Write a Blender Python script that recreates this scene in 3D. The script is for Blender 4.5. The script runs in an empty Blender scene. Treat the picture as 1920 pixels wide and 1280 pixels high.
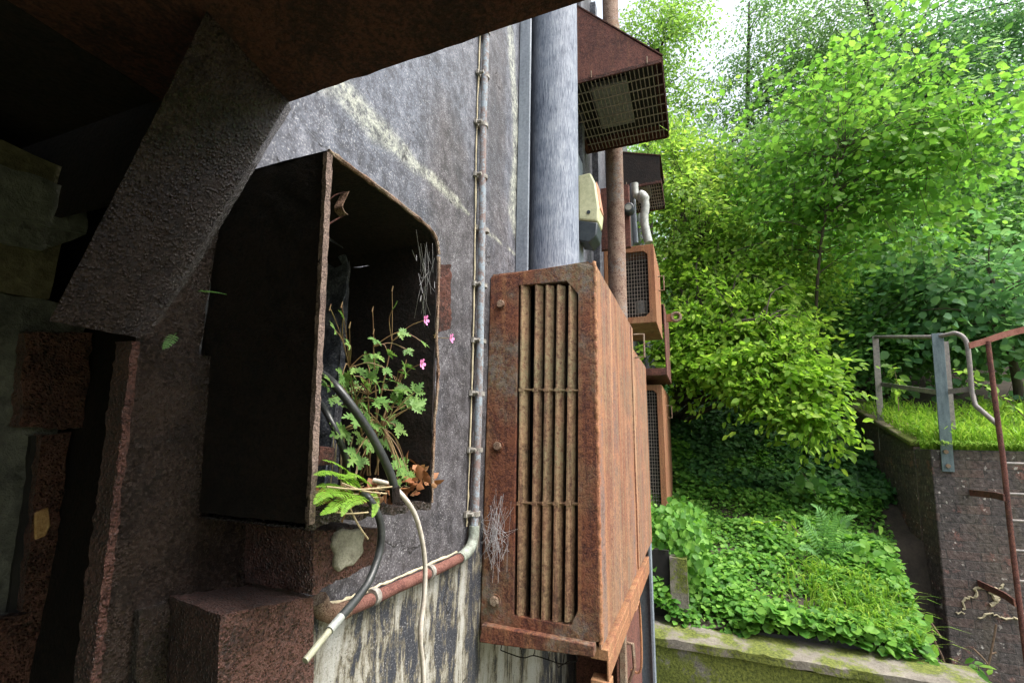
import bpy, bmesh, math, random
import numpy as np
from mathutils import Vector, Matrix, noise as mnoise

random.seed(7)
S = bpy.context.scene
COL = S.collection
V = Vector

# ------------------------------------------------------------------ camera model
FPX = 880.0
PSI, PIT, ROL = math.radians(21.4), math.radians(11.7), math.radians(1.2)
CAM = V((0, 0, 1.6))
fw = V((math.cos(PIT) * math.cos(PSI), math.cos(PIT) * math.sin(PSI), math.sin(PIT)))
r0 = V((math.sin(PSI), -math.cos(PSI), 0)); u0 = r0.cross(fw)
rt = r0 * math.cos(ROL) + u0 * math.sin(ROL)
up = u0 * math.cos(ROL) - r0 * math.sin(ROL)


def on(ax, v, px, py):
    """point of the plane axis=v seen at photo pixel (1920x1280)"""
    d = fw + rt * ((px - 960) / FPX) + up * ((640 - py) / FPX)
    t = (v - CAM[ax]) / d[ax]
    return CAM + d * t


# ------------------------------------------------------------------ object helpers
def tag(o, label=None, cat=None, group=None, kind=None):
    if label: o['label'] = label
    if cat: o['category'] = cat
    if group: o['group'] = group
    if kind: o['kind'] = kind
    return o


def thing(name, loc, label, cat, group=None):
    o = bpy.data.objects.new(name, None); COL.objects.link(o)
    o.location = loc; o.empty_display_size = .05
    return tag(o, label, cat, group)


def rootloc(p):
    l = V((0, 0, 0))
    while p is not None:
        l += p.location; p = p.parent
    return l


class MB:
    """collects world-space shapes, then links them as ONE mesh object"""
    def __init__(self): self.v = []; self.f = []

    def add(self, vs, fs):
        b = len(self.v); self.v += [tuple(p) for p in vs]
        self.f += [tuple(i + b for i in f) for f in fs]; return self

    def box(self, x0, x1, y0, y1, z0, z1):
        vs = [(x, y, z) for x in (x0, x1) for y in (y0, y1) for z in (z0, z1)]
        return self.add(vs, [(0, 1, 3, 2), (4, 6, 7, 5), (0, 4, 5, 1), (2, 3, 7, 6), (0, 2, 6, 4), (1, 5, 7, 3)])

    def hexa(self, c, n=(1, 1, 1)):
        """8 corners c[i][j][k] flattened (i,j,k) -> subdivided box surface"""
        c = np.array([tuple(p) for p in c], float).reshape(2, 2, 2, 3)

        def pt(a, b, d):
            r = 0
            for i in (0, 1):
                for j in (0, 1):
                    for k in (0, 1):
                        r = r + c[i, j, k] * ((a if i else 1 - a) * (b if j else 1 - b) * (d if k else 1 - d))
            return tuple(r)
        idx = {}; vs = []; fs = []

        def vid(i, j, k):
            q = (i, j, k)
            if q not in idx:
                idx[q] = len(vs); vs.append(pt(i / n[0], j / n[1], k / n[2]))
            return idx[q]
        for ax in range(3):
            o = [a for a in range(3) if a != ax]
            for side in (0, n[ax]):
                for a in range(n[o[0]]):
                    for b in range(n[o[1]]):
                        q = []
                        for da, db in ((0, 0), (1, 0), (1, 1), (0, 1)):
                            t = [0, 0, 0]; t[ax] = side; t[o[0]] = a + da; t[o[1]] = b + db
                            q.append(vid(*t))
                        fs.append(tuple(q))
        return self.add(vs, fs)

    def boxg(self, x0, x1, y0, y1, z0, z1, cell=.02):
        n = [max(1, int(round(abs(b - a) / cell))) for a, b in ((x0, x1), (y0, y1), (z0, z1))]
        return self.hexa([(x, y, z) for x in (x0, x1) for y in (y0, y1) for z in (z0, z1)], n)

    def prism(self, poly, d):
        """poly: list of world points (planar), extruded by vector d"""
        n = len(poly); d = V(d)
        vs = [V(p) for p in poly] + [V(p) + d for p in poly]
        fs = [tuple(range(n)), tuple(range(2 * n - 1, n - 1, -1))]
        fs += [(i, i + n, (i + 1) % n + n, (i + 1) % n) for i in range(n)]
        return self.add(vs, fs)

    def ring(self, outer, inner, d):
        """plate with a hole; both loops have equal counts"""
        n = len(outer); d = V(d)
        vs = [V(p) for p in outer] + [V(p) for p in inner] + [V(p) + d for p in outer] + [V(p) + d for p in inner]
        fs = []
        for i in range(n):
            j = (i + 1) % n
            fs += [(i, j, n + j, n + i), (2 * n + i, 3 * n + i, 3 * n + j, 2 * n + j),
                   (i, 2 * n + i, 2 * n + j, j), (n + i, n + j, 3 * n + j, 3 * n + i)]
        return self.add(vs, fs)

    def tube(self, pts, r, seg=8, cap=True, jit=0):
        pts = [V(p) for p in pts]; n = len(pts)
        rs = r if isinstance(r, (list, tuple)) else [r] * n
        vs = []; fs = []; prev = None
        for i, p in enumerate(pts):
            t = (pts[min(i + 1, n - 1)] - pts[max(i - 1, 0)])
            if t.length < 1e-9: t = V((0, 0, 1))
            t.normalize()
            a = prev - t * prev.dot(t) if prev is not None else None
            if a is None or a.length < 1e-4:
                a = t.cross(V((0, 0, 1)) if abs(t.z) < .9 else V((1, 0, 0)))
            a.normalize(); b = t.cross(a); prev = a
            for k in range(seg):
                an = 2 * math.pi * k / seg; rr = rs[i] * (1 + random.uniform(-jit, jit))
                vs.append(p + a * math.cos(an) * rr + b * math.sin(an) * rr)
        for i in range(n - 1):
            for k in range(seg):
                k2 = (k + 1) % seg
                fs.append((i * seg + k, i * seg + k2, (i + 1) * seg + k2, (i + 1) * seg + k))
        if cap:
            fs.append(tuple(range(seg - 1, -1, -1))); fs.append(tuple(range((n - 1) * seg, n * seg)))
        return self.add(vs, fs)

    def strap(self, pts, w, t):
        """flat bar: width vector w, thickness vector t along a path"""
        w = V(w) * .5; t = V(t) * .5; vs = []; fs = []; n = len(pts)
        for p in pts:
            p = V(p); vs += [p - w - t, p + w - t, p + w + t, p - w + t]
        for i in range(n - 1):
            for k in range(4):
                fs.append((i * 4 + k, i * 4 + (k + 1) % 4, i * 4 + 4 + (k + 1) % 4, i * 4 + 4 + k))
        fs += [(3, 2, 1, 0), tuple(range(n * 4 - 4, n * 4))]
        return self.add(vs, fs)

    def build(self, name, m, parent=None, bevel=0, rough=0, rs=30, smooth=None, loc=None):
        base = rootloc(parent) if parent is not None else V(loc or (0, 0, 0))
        me = bpy.data.meshes.new(name)
        vs = self.v
        if rough:
            out = []
            for p in vs:
                q = V(p) * rs
                d = mnoise.noise_vector(q) * .6 + mnoise.noise_vector(q * 2.7) * .4
                out.append(tuple(V(p) + d * rough))
            vs = out
        me.from_pydata([(p[0] - base[0], p[1] - base[1], p[2] - base[2]) for p in vs], [], self.f)
        bm = bmesh.new(); bm.from_mesh(me); bmesh.ops.recalc_face_normals(bm, faces=bm.faces)
        bm.to_mesh(me); bm.free()
        me.materials.append(m)
        o = bpy.data.objects.new(name, me); COL.objects.link(o)
        if parent is not None: o.parent = parent
        else: o.location = base
        if bevel:
            md = o.modifiers.new('bevel', 'BEVEL'); md.width = bevel; md.segments = 2; md.limit_method = 'ANGLE'
            md.angle_limit = math.radians(40)
        if smooth is not None or rough or bevel:
            for p in me.polygons: p.use_smooth = True
            sm = smooth if smooth is not None else 40
            try: me.set_sharp_from_angle(angle=math.radians(sm))
            except Exception: pass
        return o


def spline(pts, n=8):
    pts = [V(p) for p in pts]; out = []
    for i in range(len(pts) - 1):
        a = pts[max(i - 1, 0)]; b = pts[i]; c = pts[i + 1]; d = pts[min(i + 2, len(pts) - 1)]
        for k in range(n):
            t = k / n
            out.append(.5 * ((2 * b) + (c - a) * t + (2 * a - 5 * b + 4 * c - d) * t * t + (3 * b - a - 3 * c + d) * t ** 3))
    out.append(pts[-1]); return out


# ------------------------------------------------------------------ materials
class G:
    def __init__(self, name):
        self.m = bpy.data.materials.new(name); self.m.use_nodes = True
        self.t = self.m.node_tree; self.t.nodes.clear()
        self.o = self.t.nodes.new('ShaderNodeOutputMaterial')
        self.tc = self.t.nodes.new('ShaderNodeTexCoord').outputs['Object']

    def n(self, ty, **kw):
        x = self.t.nodes.new(ty)
        for k, v in kw.items(): setattr(x, k, v)
        return x

    def put(self, sock, v):
        if isinstance(v, bpy.types.NodeSocket): self.t.links.new(v, sock)
        elif isinstance(v, (tuple, list)): sock.default_value = (*v, 1) if len(v) == 3 and sock.type == 'RGBA' else v
        else: sock.default_value = v

    def noise(self, sc, det=6, rou=.6, vec=None, stretch=None, dist=0):
        v = vec or self.tc
        if stretch:
            mp = self.n('ShaderNodeMapping'); self.put(mp.inputs[0], v); mp.inputs['Scale'].default_value = stretch
            v = mp.outputs[0]
        x = self.n('ShaderNodeTexNoise'); self.put(x.inputs['Vector'], v)
        x.inputs['Scale'].default_value = sc; x.inputs['Detail'].default_value = det
        x.inputs['Roughness'].default_value = rou; x.inputs['Distortion'].default_value = dist
        return x.outputs['Fac']

    def vor(self, sc, vec=None, feat='F1', rnd=1.0):
        x = self.n('ShaderNodeTexVoronoi', feature=feat); self.put(x.inputs['Vector'], vec or self.tc)
        x.inputs['Scale'].default_value = sc; x.inputs['Randomness'].default_value = rnd
        return x.outputs['Distance']

    def ramp(self, fac, st, interp='LINEAR'):
        x = self.n('ShaderNodeValToRGB'); x.color_ramp.interpolation = interp
        e = x.color_ramp.elements
        while len(e) < len(st): e.new(.5)
        for i, (p, c) in enumerate(st):
            e[i].position = p; e[i].color = (*c, 1) if isinstance(c, (tuple, list)) else (c, c, c, 1)
        self.put(x.inputs[0], fac); return x.outputs[0]

    def mix(self, fac, a, b, mode='MIX'):
        x = self.n('ShaderNodeMix', data_type='RGBA', blend_type=mode)
        self.put(x.inputs[0], fac); self.put(x.inputs[6], a); self.put(x.inputs[7], b); return x.outputs[2]

    def math(self, op, a, b=0.0, c=None, clamp=False):
        x = self.n('ShaderNodeMath', operation=op, use_clamp=clamp)
        self.put(x.inputs[0], a); self.put(x.inputs[1], b)
        if c is not None: self.put(x.inputs[2], c)
        return x.outputs[0]

    def sep(self, v):
        x = self.n('ShaderNodeSeparateXYZ'); self.put(x.inputs[0], v); return x.outputs

    def attr(self, name):
        x = self.n('ShaderNodeAttribute', attribute_name=name); return x.outputs

    def bump(self, h, st=.5, dist=.005, nrm=None):
        x = self.n('ShaderNodeBump'); self.put(x.inputs['Height'], h)
        x.inputs['Strength'].default_value = st; x.inputs['Distance'].default_value = dist
        if nrm: self.put(x.inputs['Normal'], nrm)
        return x.outputs[0]

    def pbr(self, col, rough=.7, nrm=None, metal=0, spec=.5, coat=0):
        x = self.n('ShaderNodeBsdfPrincipled')
        self.put(x.inputs['Base Color'], col); self.put(x.inputs['Roughness'], rough)
        self.put(x.inputs['Metallic'], metal); self.put(x.inputs['Specular IOR Level'], spec)
        if coat: x.inputs['Coat Weight'].default_value = coat; x.inputs['Coat Roughness'].default_value = .15
        if nrm: self.put(x.inputs['Normal'], nrm)
        self.t.links.new(x.outputs[0], self.o.inputs[0]); return self.m


def rust(name, dark=(.022, .013, .011), mid=(.085, .034, .022), hi=(.20, .075, .03), streak=0.0, ochre=(.36, .20, .085),
         wet=0.0, lichen=0.0, bump=.5, sc=9, grey=0.0, bias=0.0, lich=(.16, .17, .10), bands=None, pits=.75, fleck=.45, low=0.0):
    g = G(name)
    n1 = g.noise(sc, 9, .68); n2 = g.noise(sc * 8, 6, .72); n3 = g.noise(sc * .45, 4, .55); sp = g.noise(max(170, sc * 16), 3, .65)
    f = g.math('ADD', g.math('MULTIPLY', n1, .46), g.math('ADD', g.math('MULTIPLY', n2, .32), g.math('MULTIPLY', sp, .22)))
    col = g.ramp(f, [(.37 - bias, dark), (.475 - bias, mid), (.56 - bias, hi), (.66 - bias, tuple(c * .62 for c in mid))])
    if bands:
        s0 = g.noise(8.5, 1.5, .5, stretch=(1, 1, .03), dist=.35); s1 = g.noise(26, 5, .7, stretch=(1, 1, .06), dist=.6)
        sf = g.math('ADD', g.math('MULTIPLY', s0, .72), g.math('ADD', g.math('MULTIPLY', n1, .12), g.math('MULTIPLY', n2, .16)))
        bc = g.ramp(sf, [(.37 + .25 * k / (len(bands) - 1), c) for k, c in enumerate(bands)])
        col = g.mix(g.ramp(n1, [(.38, .95), (.62, .5)]), col, bc)
    if streak:
        s_ = g.noise(26, 5, .6, stretch=(1, 1, .035), dist=.2)
        s2 = g.noise(60, 4, .6, stretch=(1, 1, .05))
        m = g.math('MULTIPLY', g.ramp(s_, [(.50, 0), (.64, 1)]), g.ramp(n2, [(.36, .1), (.6, 1)]), clamp=True)
        col = g.mix(g.math('MULTIPLY', m, streak), col, ochre)
        col = g.mix(g.math('MULTIPLY', g.ramp(s2, [(.54, 0), (.66, 1)]), streak * .6), col, dark)
    if grey:
        m = g.math('MULTIPLY', g.ramp(n3, [(.50, 0), (.58, 1)]), g.ramp(g.noise(sc * 3, 7, .7), [(.46, 0), (.56, 1)]))
        col = g.mix(g.math('MULTIPLY', m, grey), col, (.21, .215, .215))
    if lichen:
        m = g.math('MULTIPLY', g.ramp(n3, [(.44, 0), (.60, 1)]), g.ramp(n2, [(.38, 0.0), (.58, 1)]))
        col = g.mix(g.math('MULTIPLY', m, lichen), col, lich)
    col = g.mix(g.math('MULTIPLY', g.ramp(sp, [(.36, 1), (.45, 0)]), pits), col, tuple(c * .6 for c in dark))
    col = g.mix(g.math('MULTIPLY', g.ramp(sp, [(.57, 0), (.66, 1)]), fleck), col, tuple(min(.7, c * 1.5 + .02) for c in hi))
    rr = g.ramp(n2, [(.40, .85 - .65 * wet), (.62, .93 - .62 * wet)])
    h = g.math('ADD', g.math('MULTIPLY', n2, .8), g.math('ADD', g.math('MULTIPLY', g.noise(sc * 3.2, 6, .65), .9), g.math('MULTIPLY', sp, .35)))
    if wet:
        h = g.math('ADD', h, g.math('MULTIPLY', g.ramp(g.vor(210), [(.12, 1), (.5, 0)]), .75 * wet))
    b = g.bump(h, min(1, bump), .006 * (1 + bump))
    return g.pbr(col, rr, b, spec=.3 + .7 * wet)


M = {}
M['rust_box'] = rust('rust_box', streak=.7, lichen=.5, pits=.2, fleck=.3, bump=.7, mid=(.10, .036, .025), hi=(.20, .075, .04), dark=(.035, .017, .014), bias=.01, grey=.45, ochre=(.30, .15, .07))
M['rust_side'] = rust('rust_side', bump=.5, mid=(.20, .075, .045), hi=(.38, .17, .09), dark=(.07, .033, .025), bands=[(.10, .058, .05), (.17, .145, .14), (.20, .08, .055), (.34, .195, .10), (.22, .09, .055), (.10, .052, .042), (.26, .17, .105), (.11, .09, .09), (.25, .11, .065), (.38, .25, .15)], streak=.18, pits=.35, fleck=.3, lichen=.25)
M['rust_fin'] = rust('rust_fin', pits=.15, fleck=.2, streak=.9, lichen=.75, bump=.6, mid=(.17, .085, .052), hi=(.31, .19, .11), dark=(.05, .03, .022), lich=(.22, .21, .12), ochre=(.38, .27, .15))
M['rust_orange'] = rust('rust_orange', streak=.6, lichen=.25, bump=.5, mid=(.22, .085, .047), hi=(.40, .18, .09), dark=(.08, .035, .024), bands=[(.14, .06, .04), (.30, .14, .07), (.20, .075, .045), (.38, .23, .12)], pits=.4)
M['rust_red'] = rust('rust_red', streak=.15, bump=.5, mid=(.10, .042, .036), hi=(.17, .07, .055), dark=(.035, .019, .018), sc=6)
M['rust_wet'] = rust('rust_wet', wet=1.0, bump=1.0, sc=22, dark=(.012, .009, .008), mid=(.036, .023, .018), hi=(.07, .046, .036), pits=.1, fleck=.15)
M['rust_wet_red'] = rust('rust_wet_red', wet=.85, bump=1.0, sc=16, dark=(.028, .014, .013), mid=(.095, .042, .034), hi=(.19, .085, .066), pits=.45, fleck=.4)
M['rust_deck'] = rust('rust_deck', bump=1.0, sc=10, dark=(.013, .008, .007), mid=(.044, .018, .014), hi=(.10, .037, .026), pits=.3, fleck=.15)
M['rust_black_shade'] = rust('rust_black_shade', bump=.5, sc=10, dark=(.005, .004, .004), mid=(.010, .008, .0075), hi=(.020, .013, .011), fleck=.1)  # near-black rust; on box, niche and deck the shade is in this colour
M['rust_edge'] = rust('rust_edge', bump=.7, sc=22, dark=(.10, .07, .06), mid=(.21, .155, .135), hi=(.34, .25, .21), pits=.5)
M['rust_pale'] = rust('rust_pale', bump=.6, sc=30, dark=(.06, .035, .025), mid=(.16, .09, .06), hi=(.30, .2, .14), lichen=.6, lich=(.3, .29, .22))
M['rust_mesh'] = rust('rust_mesh', bump=.3, sc=30, dark=(.10, .085, .075), mid=(.2, .175, .155), hi=(.32, .29, .26))


def simple(name, a, b, sc=20, rough=.6, bump=.2, stretch=None, metal=0, spec=.5):
    g = G(name); n = g.noise(sc, 7, .65, stretch=stretch); n2 = g.noise(sc * 6, 4, .6)
    col = g.ramp(g.math('MULTIPLY_ADD', n2, .35, g.math('MULTIPLY', n, .65)), [(.36, a), (.62, b)])
    return g.pbr(col, rough, g.bump(n2, bump, .003), metal, spec)


M['black'] = simple('inside_shade', (.006, .006, .007), (.014, .013, .012), 12, .9)  # stands in for the shade inside hollows and gaps
M['cable_black'] = simple('cable_black', (.02, .022, .024), (.045, .05, .05), 30, .38, .1)
M['cable_core'] = simple('cable_core', (.28, .28, .20), (.46, .46, .34), 60, .55)
M['cable_white'] = simple('cable_white', (.36, .32, .27), (.62, .57, .50), 40, .6)
M['clay'] = simple('clay_patch', (.16, .15, .11), (.36, .35, .27), 40, .9, .8)
M['blue_grey'] = simple('blue_grey_paint', (.10, .125, .16), (.26, .30, .35), 14, .6, .3, (1, 1, .12))
M['rail_blue'] = simple('rail_paint', (.045, .075, .09), (.13, .18, .20), 22, .6, .4, (1, 1, .3))
M['rail_grey'] = simple('rail_grey', (.10, .10, .10), (.26, .23, .21), 26, .7, .4)
M['sounder'] = simple('sounder_plastic', (.42, .45, .26), (.66, .67, .45), 25, .45, .15)
M['sounder_side'] = simple('sounder_label', (.55, .20, .12), (.72, .42, .30), 30, .5, .1)
M['dark_plastic'] = simple('dark_plastic', (.02, .03, .04), (.05, .065, .075), 30, .45, .1)
M['grey_pipe'] = simple('grey_pipe', (.17, .19, .18), (.40, .42, .40), 30, .55, .3)
M['bark'] = simple('bark', (.03, .024, .018), (.09, .075, .055), 25, .9, .8, (1, 1, .25))
M['bark_dark'] = simple('bark_dark', (.015, .014, .011), (.05, .045, .034), 25, .9, .8, (1, 1, .25))
M['twig'] = simple('twig', (.09, .055, .035), (.22, .15, .10), 40, .8)
M['straw'] = simple('straw', (.22, .17, .09), (.45, .37, .22), 60, .8)
M['stem_red'] = simple('stem_red', (.15, .06, .035), (.20, .16, .06), 60, .6)
M['petal'] = simple('petal', (.62, .14, .40), (.80, .30, .58), 60, .5)
M['web'] = simple('web', (.35, .36, .38), (.6, .6, .62), 60, .8)
M['root_pale'] = simple('root_pale', (.30, .26, .17), (.55, .49, .34), 60, .9)
M['soil'] = simple('soil', (.02, .016, .012), (.055, .042, .03), 8, .95, .8)
M['glass_lamp'] = simple('dusty_glass', (.10, .11, .11), (.24, .25, .24), 40, .35, .2)


def leafmat(name, cols, trans=.45, rough=.5, nsc=.9, spec=.25):
    g = G(name)
    geo = g.n('ShaderNodeNewGeometry')
    r = geo.outputs['Random Per Island']
    n = g.noise(nsc, 3, .5)
    f = g.math('ADD', g.math('MULTIPLY', r, .6), g.math('MULTIPLY', n, .4))
    k = len(cols)
    col = g.ramp(f, [(.15 + .7 * i / (k - 1), c) for i, c in enumerate(cols)])
    x = g.n('ShaderNodeBsdfPrincipled'); g.put(x.inputs['Base Color'], col)
    x.inputs['Roughness'].default_value = rough; x.inputs['Specular IOR Level'].default_value = spec
    t = g.n('ShaderNodeBsdfTranslucent'); g.put(t.inputs[0], g.mix(1, col, (1.08, 1.12, .75), 'MULTIPLY'))
    s = g.n('ShaderNodeMixShader'); s.inputs[0].default_value = trans
    g.t.links.new(x.outputs[0], s.inputs[1]); g.t.links.new(t.outputs[0], s.inputs[2])
    g.t.links.new(s.outputs[0], g.o.inputs[0]); return g.m


M['leaf_hazel'] = leafmat('leaf_hazel', [(.13, .28, .035), (.25, .45, .055), (.44, .62, .11)], .58)
M['leaf_yellow'] = leafmat('leaf_yellow', [(.12, .25, .045), (.24, .41, .07), (.42, .56, .12)], .58)
M['leaf_light'] = leafmat('leaf_light', [(.13, .27, .06), (.23, .41, .09), (.35, .52, .13)], .55)
M['leaf_big'] = leafmat('leaf_big', [(.09, .235, .045), (.18, .39, .065), (.32, .53, .11)], .58)
M['leaf_mid'] = leafmat('leaf_mid', [(.07, .19, .055), (.13, .30, .075), (.23, .42, .11)], .55)
M['leaf_blue'] = leafmat('leaf_blue', [(.085, .21, .10), (.15, .32, .145), (.26, .45, .20)], .55)
M['leaf_far_haze'] = leafmat('leaf_far_haze', [(.11, .23, .10), (.19, .34, .14), (.30, .46, .19)], .55)  # paler, greyer green: distance haze is put into the colour
M['leaf_shade'] = leafmat('leaf_shade', [(.025, .085, .028), (.05, .15, .04), (.085, .21, .05)], .35)  # darker ivy green: the hollow's shade is put into the colour
M['leaf_ivy'] = leafmat('leaf_ivy', [(.05, .16, .025), (.12, .30, .045), (.24, .46, .08)], .45, nsc=2.6)
M['leaf_herb'] = leafmat('leaf_herb', [(.09, .2, .05), (.16, .3, .08), (.24, .38, .1)], .4, nsc=8)
M['leaf_fern'] = leafmat('leaf_fern', [(.15, .34, .11), (.22, .44, .15)], .45)
M['leaf_fern_y'] = leafmat('leaf_fern_y', [(.18, .38, .04), (.30, .5, .07)], .4)
M['leaf_dead'] = leafmat('leaf_dead', [(.16, .06, .03), (.30, .13, .06), (.36, .22, .12)], .2)
M['grass'] = leafmat('grass_blades', [(.12, .27, .03), (.22, .40, .05), (.34, .46, .09)], .4)


def wallmat():
    g = G('sooty_concrete')
    a = g.attr('stain_tone'); rgb = g.n('ShaderNodeSeparateColor'); g.put(rgb.inputs[0], a[0])
    L, D, P = rgb.outputs[0], rgb.outputs[1], rgb.outputs[2]
    n1 = g.noise(5, 8, .68); n2 = g.noise(55, 6, .72); n3 = g.noise(220, 3, .6)
    st = g.noise(16, 6, .65, stretch=(1, 1, .10), dist=.3)
    n4 = g.noise(19, 7, .72)
    f = g.math('ADD', g.math('MULTIPLY', n1, .26), g.math('ADD', g.math('MULTIPLY', n2, .30), g.math('ADD', g.math('MULTIPLY', st, .14), g.math('MULTIPLY', n4, .30))))
    col = g.ramp(f, [(.39, (.018, .020, .027)), (.455, (.048, .055, .074)), (.51, (.10, .115, .15)), (.56, (.18, .20, .245)), (.65, (.31, .335, .38))])
    # dark stains, plus the darkening downwards and to the right
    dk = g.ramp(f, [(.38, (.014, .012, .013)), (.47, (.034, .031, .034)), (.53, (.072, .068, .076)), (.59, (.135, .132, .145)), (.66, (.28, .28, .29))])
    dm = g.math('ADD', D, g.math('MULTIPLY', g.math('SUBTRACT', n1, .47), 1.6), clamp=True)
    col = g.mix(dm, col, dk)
    # pale lower coat with black runs
    s1 = g.noise(4.6, 8, .70, stretch=(1, 1, .16), dist=.9); s2 = g.noise(34, 6, .72, stretch=(1, 1, .22), dist=.7); s4 = g.noise(12, 6, .7)
    sr = g.math('ADD', g.math('MULTIPLY', s1, .55), g.math('ADD', g.math('MULTIPLY', s2, .25), g.math('MULTIPLY', s4, .2)))
    pc = g.ramp(sr, [(.385, (.014, .016, .022)), (.468, (.034, .038, .05)), (.487, (.12, .105, .07)), (.506, (.25, .24, .20)), (.545, (.36, .36, .33)), (.66, (.43, .45, .45))])
    pm = g.ramp(g.math('ADD', P, g.math('MULTIPLY', g.math('SUBTRACT', n2, .5), .5)), [(.42, 0), (.56, 1)])
    col = g.mix(pm, col, pc)
    # lichen band
    lm = g.math('MULTIPLY', L, g.math('MULTIPLY', g.ramp(n2, [(.40, .1), (.58, 1)]), g.ramp(n4, [(.38, .35), (.54, 1)])), clamp=True)
    col = g.mix(lm, col, g.mix(n3, (.34, .37, .28), (.60, .62, .50)))
    # pits
    pit = g.ramp(g.vor(26), [(.05, 1), (.09, 0)])
    pit = g.math('MULTIPLY', pit, g.ramp(g.noise(9, 2), [(.52, 0), (.56, 1)]))
    col = g.mix(pit, col, (.012, .012, .014))
    # pale and dark speckle, hairline cracks
    sp = g.math('MULTIPLY', g.ramp(n3, [(.57, 0), (.66, 1)]), g.ramp(n4, [(.4, .25), (.56, 1)]))
    col = g.mix(g.math('MULTIPLY', sp, .6), col, (.44, .44, .44))
    col = g.mix(g.math('MULTIPLY', g.ramp(n3, [(.33, 1), (.43, 0)]), .6), col, (.02, .019, .022))
    ck = g.n('ShaderNodeTexVoronoi', feature='DISTANCE_TO_EDGE'); ck.inputs['Scale'].default_value = 2.3
    wv = g.n('ShaderNodeTexNoise'); g.put(wv.inputs['Vector'], g.tc); wv.inputs['Scale'].default_value = 5; wv.inputs['Detail'].default_value = 6
    mp = g.n('ShaderNodeMix', data_type='RGBA'); mp.inputs[0].default_value = .22; g.put(mp.inputs[6], g.tc); g.put(mp.inputs[7], wv.outputs['Color']); g.put(ck.inputs['Vector'], mp.outputs[2])
    crack = g.math('MULTIPLY', g.ramp(ck.outputs['Distance'], [(.002, 1), (.008, 0)]), g.ramp(n1, [(.5, 0), (.56, 1)]))
    col = g.mix(g.math('MULTIPLY', crack, .8), col, (.012, .012, .013))
    h = g.math('ADD', g.math('MULTIPLY', n2, .8), g.math('ADD', g.math('MULTIPLY', n3, .3), g.math('MULTIPLY', g.math('ADD', pit, crack), -1.2)))
    return g.pbr(col, g.ramp(n1, [(.3, .5), (.7, .8)]), g.bump(h, .45, .005), spec=.4)


M['wall'] = wallmat()


def ductmat():
    g = G('galvanised_duct')
    x = g.sep(g.tc)
    ang = g.math('ARCTAN2', x[1], x[0])
    cb = g.n('ShaderNodeCombineXYZ'); g.put(cb.inputs[0], g.math('MULTIPLY', ang, .115)); g.put(cb.inputs[2], x[2])
    v = cb.outputs[0]
    s = g.noise(260, 4, .7, vec=v, stretch=(1, 1, .06), dist=1.2)
    n = g.noise(9, 6, .6); s2 = g.noise(40, 5, .6, vec=v, stretch=(1, 1, .2))
    f = g.math('ADD', g.math('MULTIPLY', s, .6), g.math('ADD', g.math('MULTIPLY', n, .25), g.math('MULTIPLY', s2, .15)))
    col = g.ramp(f, [(.40, (.055, .07, .105)), (.455, (.12, .145, .195)), (.52, (.19, .22, .275)), (.62, (.33, .365, .41))])
    return g.pbr(col, .7, g.bump(s, .45, .003), spec=.3)


M['duct'] = ductmat()


def brickmat():
    g = G('sooty_brick')
    x = g.sep(g.tc)
    cb = g.n('ShaderNodeCombineXYZ'); g.put(cb.inputs[0], g.math('ADD', x[0], x[1])); g.put(cb.inputs[1], x[2])
    n1 = g.noise(2.2, 7, .65); n2 = g.noise(30, 6, .7); st = g.noise(5, 5, .6, stretch=(1, 1, .12), dist=.4)
    b = g.n('ShaderNodeTexBrick'); g.put(b.inputs['Vector'], cb.outputs[0])
    b.inputs['Scale'].default_value = 1; b.inputs['Brick Width'].default_value = .23; b.inputs['Row Height'].default_value = .075
    b.inputs['Mortar Size'].default_value = .004; b.inputs['Mortar Smooth'].default_value = .3; b.inputs['Bias'].default_value = -.2
    b.inputs['Color1'].default_value = (.078, .064, .062, 1); b.inputs['Color2'].default_value = (.145, .088, .075, 1)
    b.inputs['Mortar'].default_value = (.045, .042, .042, 1)
    col = g.mix(g.ramp(n1, [(.42, 0), (.62, .7)]), b.outputs[0], (.062, .057, .060))
    col = g.mix(g.math('MULTIPLY', g.ramp(st, [(.5, 0), (.66, 1)]), .6), col, (.105, .088, .062))
    redm = g.math('MULTIPLY', g.ramp(g.noise(6, 4, .6), [(.58, 0), (.66, 1)]), g.ramp(n2, [(.42, 0), (.55, 1)]))
    col = g.mix(g.math('MULTIPLY', redm, .75), col, (.23, .085, .065))
    w = g.ramp(g.noise(24, 3, .55), [(.64, 0), (.67, 1)])
    w = g.math('MULTIPLY', w, g.ramp(g.noise(3, 3), [(.47, 0), (.58, 1)]))
    col = g.mix(w, col, (.48, .45, .42))
    col = g.mix(g.ramp(n2, [(.36, .85), (.5, 0)]), col, (.022, .020, .022))
    col = g.mix(g.math('MULTIPLY', g.ramp(n2, [(.54, 0), (.66, 1)]), .6), col, (.20, .175, .165))
    h = g.math('ADD', g.math('MULTIPLY', b.outputs['Fac'], -.7), g.math('MULTIPLY', n2, 1.5))
    return g.pbr(col, .68, g.bump(h, .9, .012), spec=.4)


M['brick'] = brickmat()


def concmat(name, moss=0.0, a=(.09, .085, .075), b=(.25, .24, .215), wetr=.85):
    g = G(name)
    n1 = g.noise(6, 8, .68); n2 = g.noise(60, 6, .7)
    f = g.math('MULTIPLY_ADD', n2, .45, g.math('MULTIPLY', n1, .55))
    col = g.ramp(f, [(.36, a), (.62, b)])
    if moss:
        m = g.ramp(g.math('ADD', g.noise(3.2, 6, .65), g.math('MULTIPLY', n2, .22)), [(.63 - moss * .2, 0), (.70 - moss * .2, 1)])
        col = g.mix(m, col, g.ramp(n2, [(.35, (.035, .05, .008)), (.65, (.17, .20, .035))]))
    return g.pbr(col, wetr, g.bump(n2, .9, .012), spec=.6 if wetr < .6 else .4)


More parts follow.
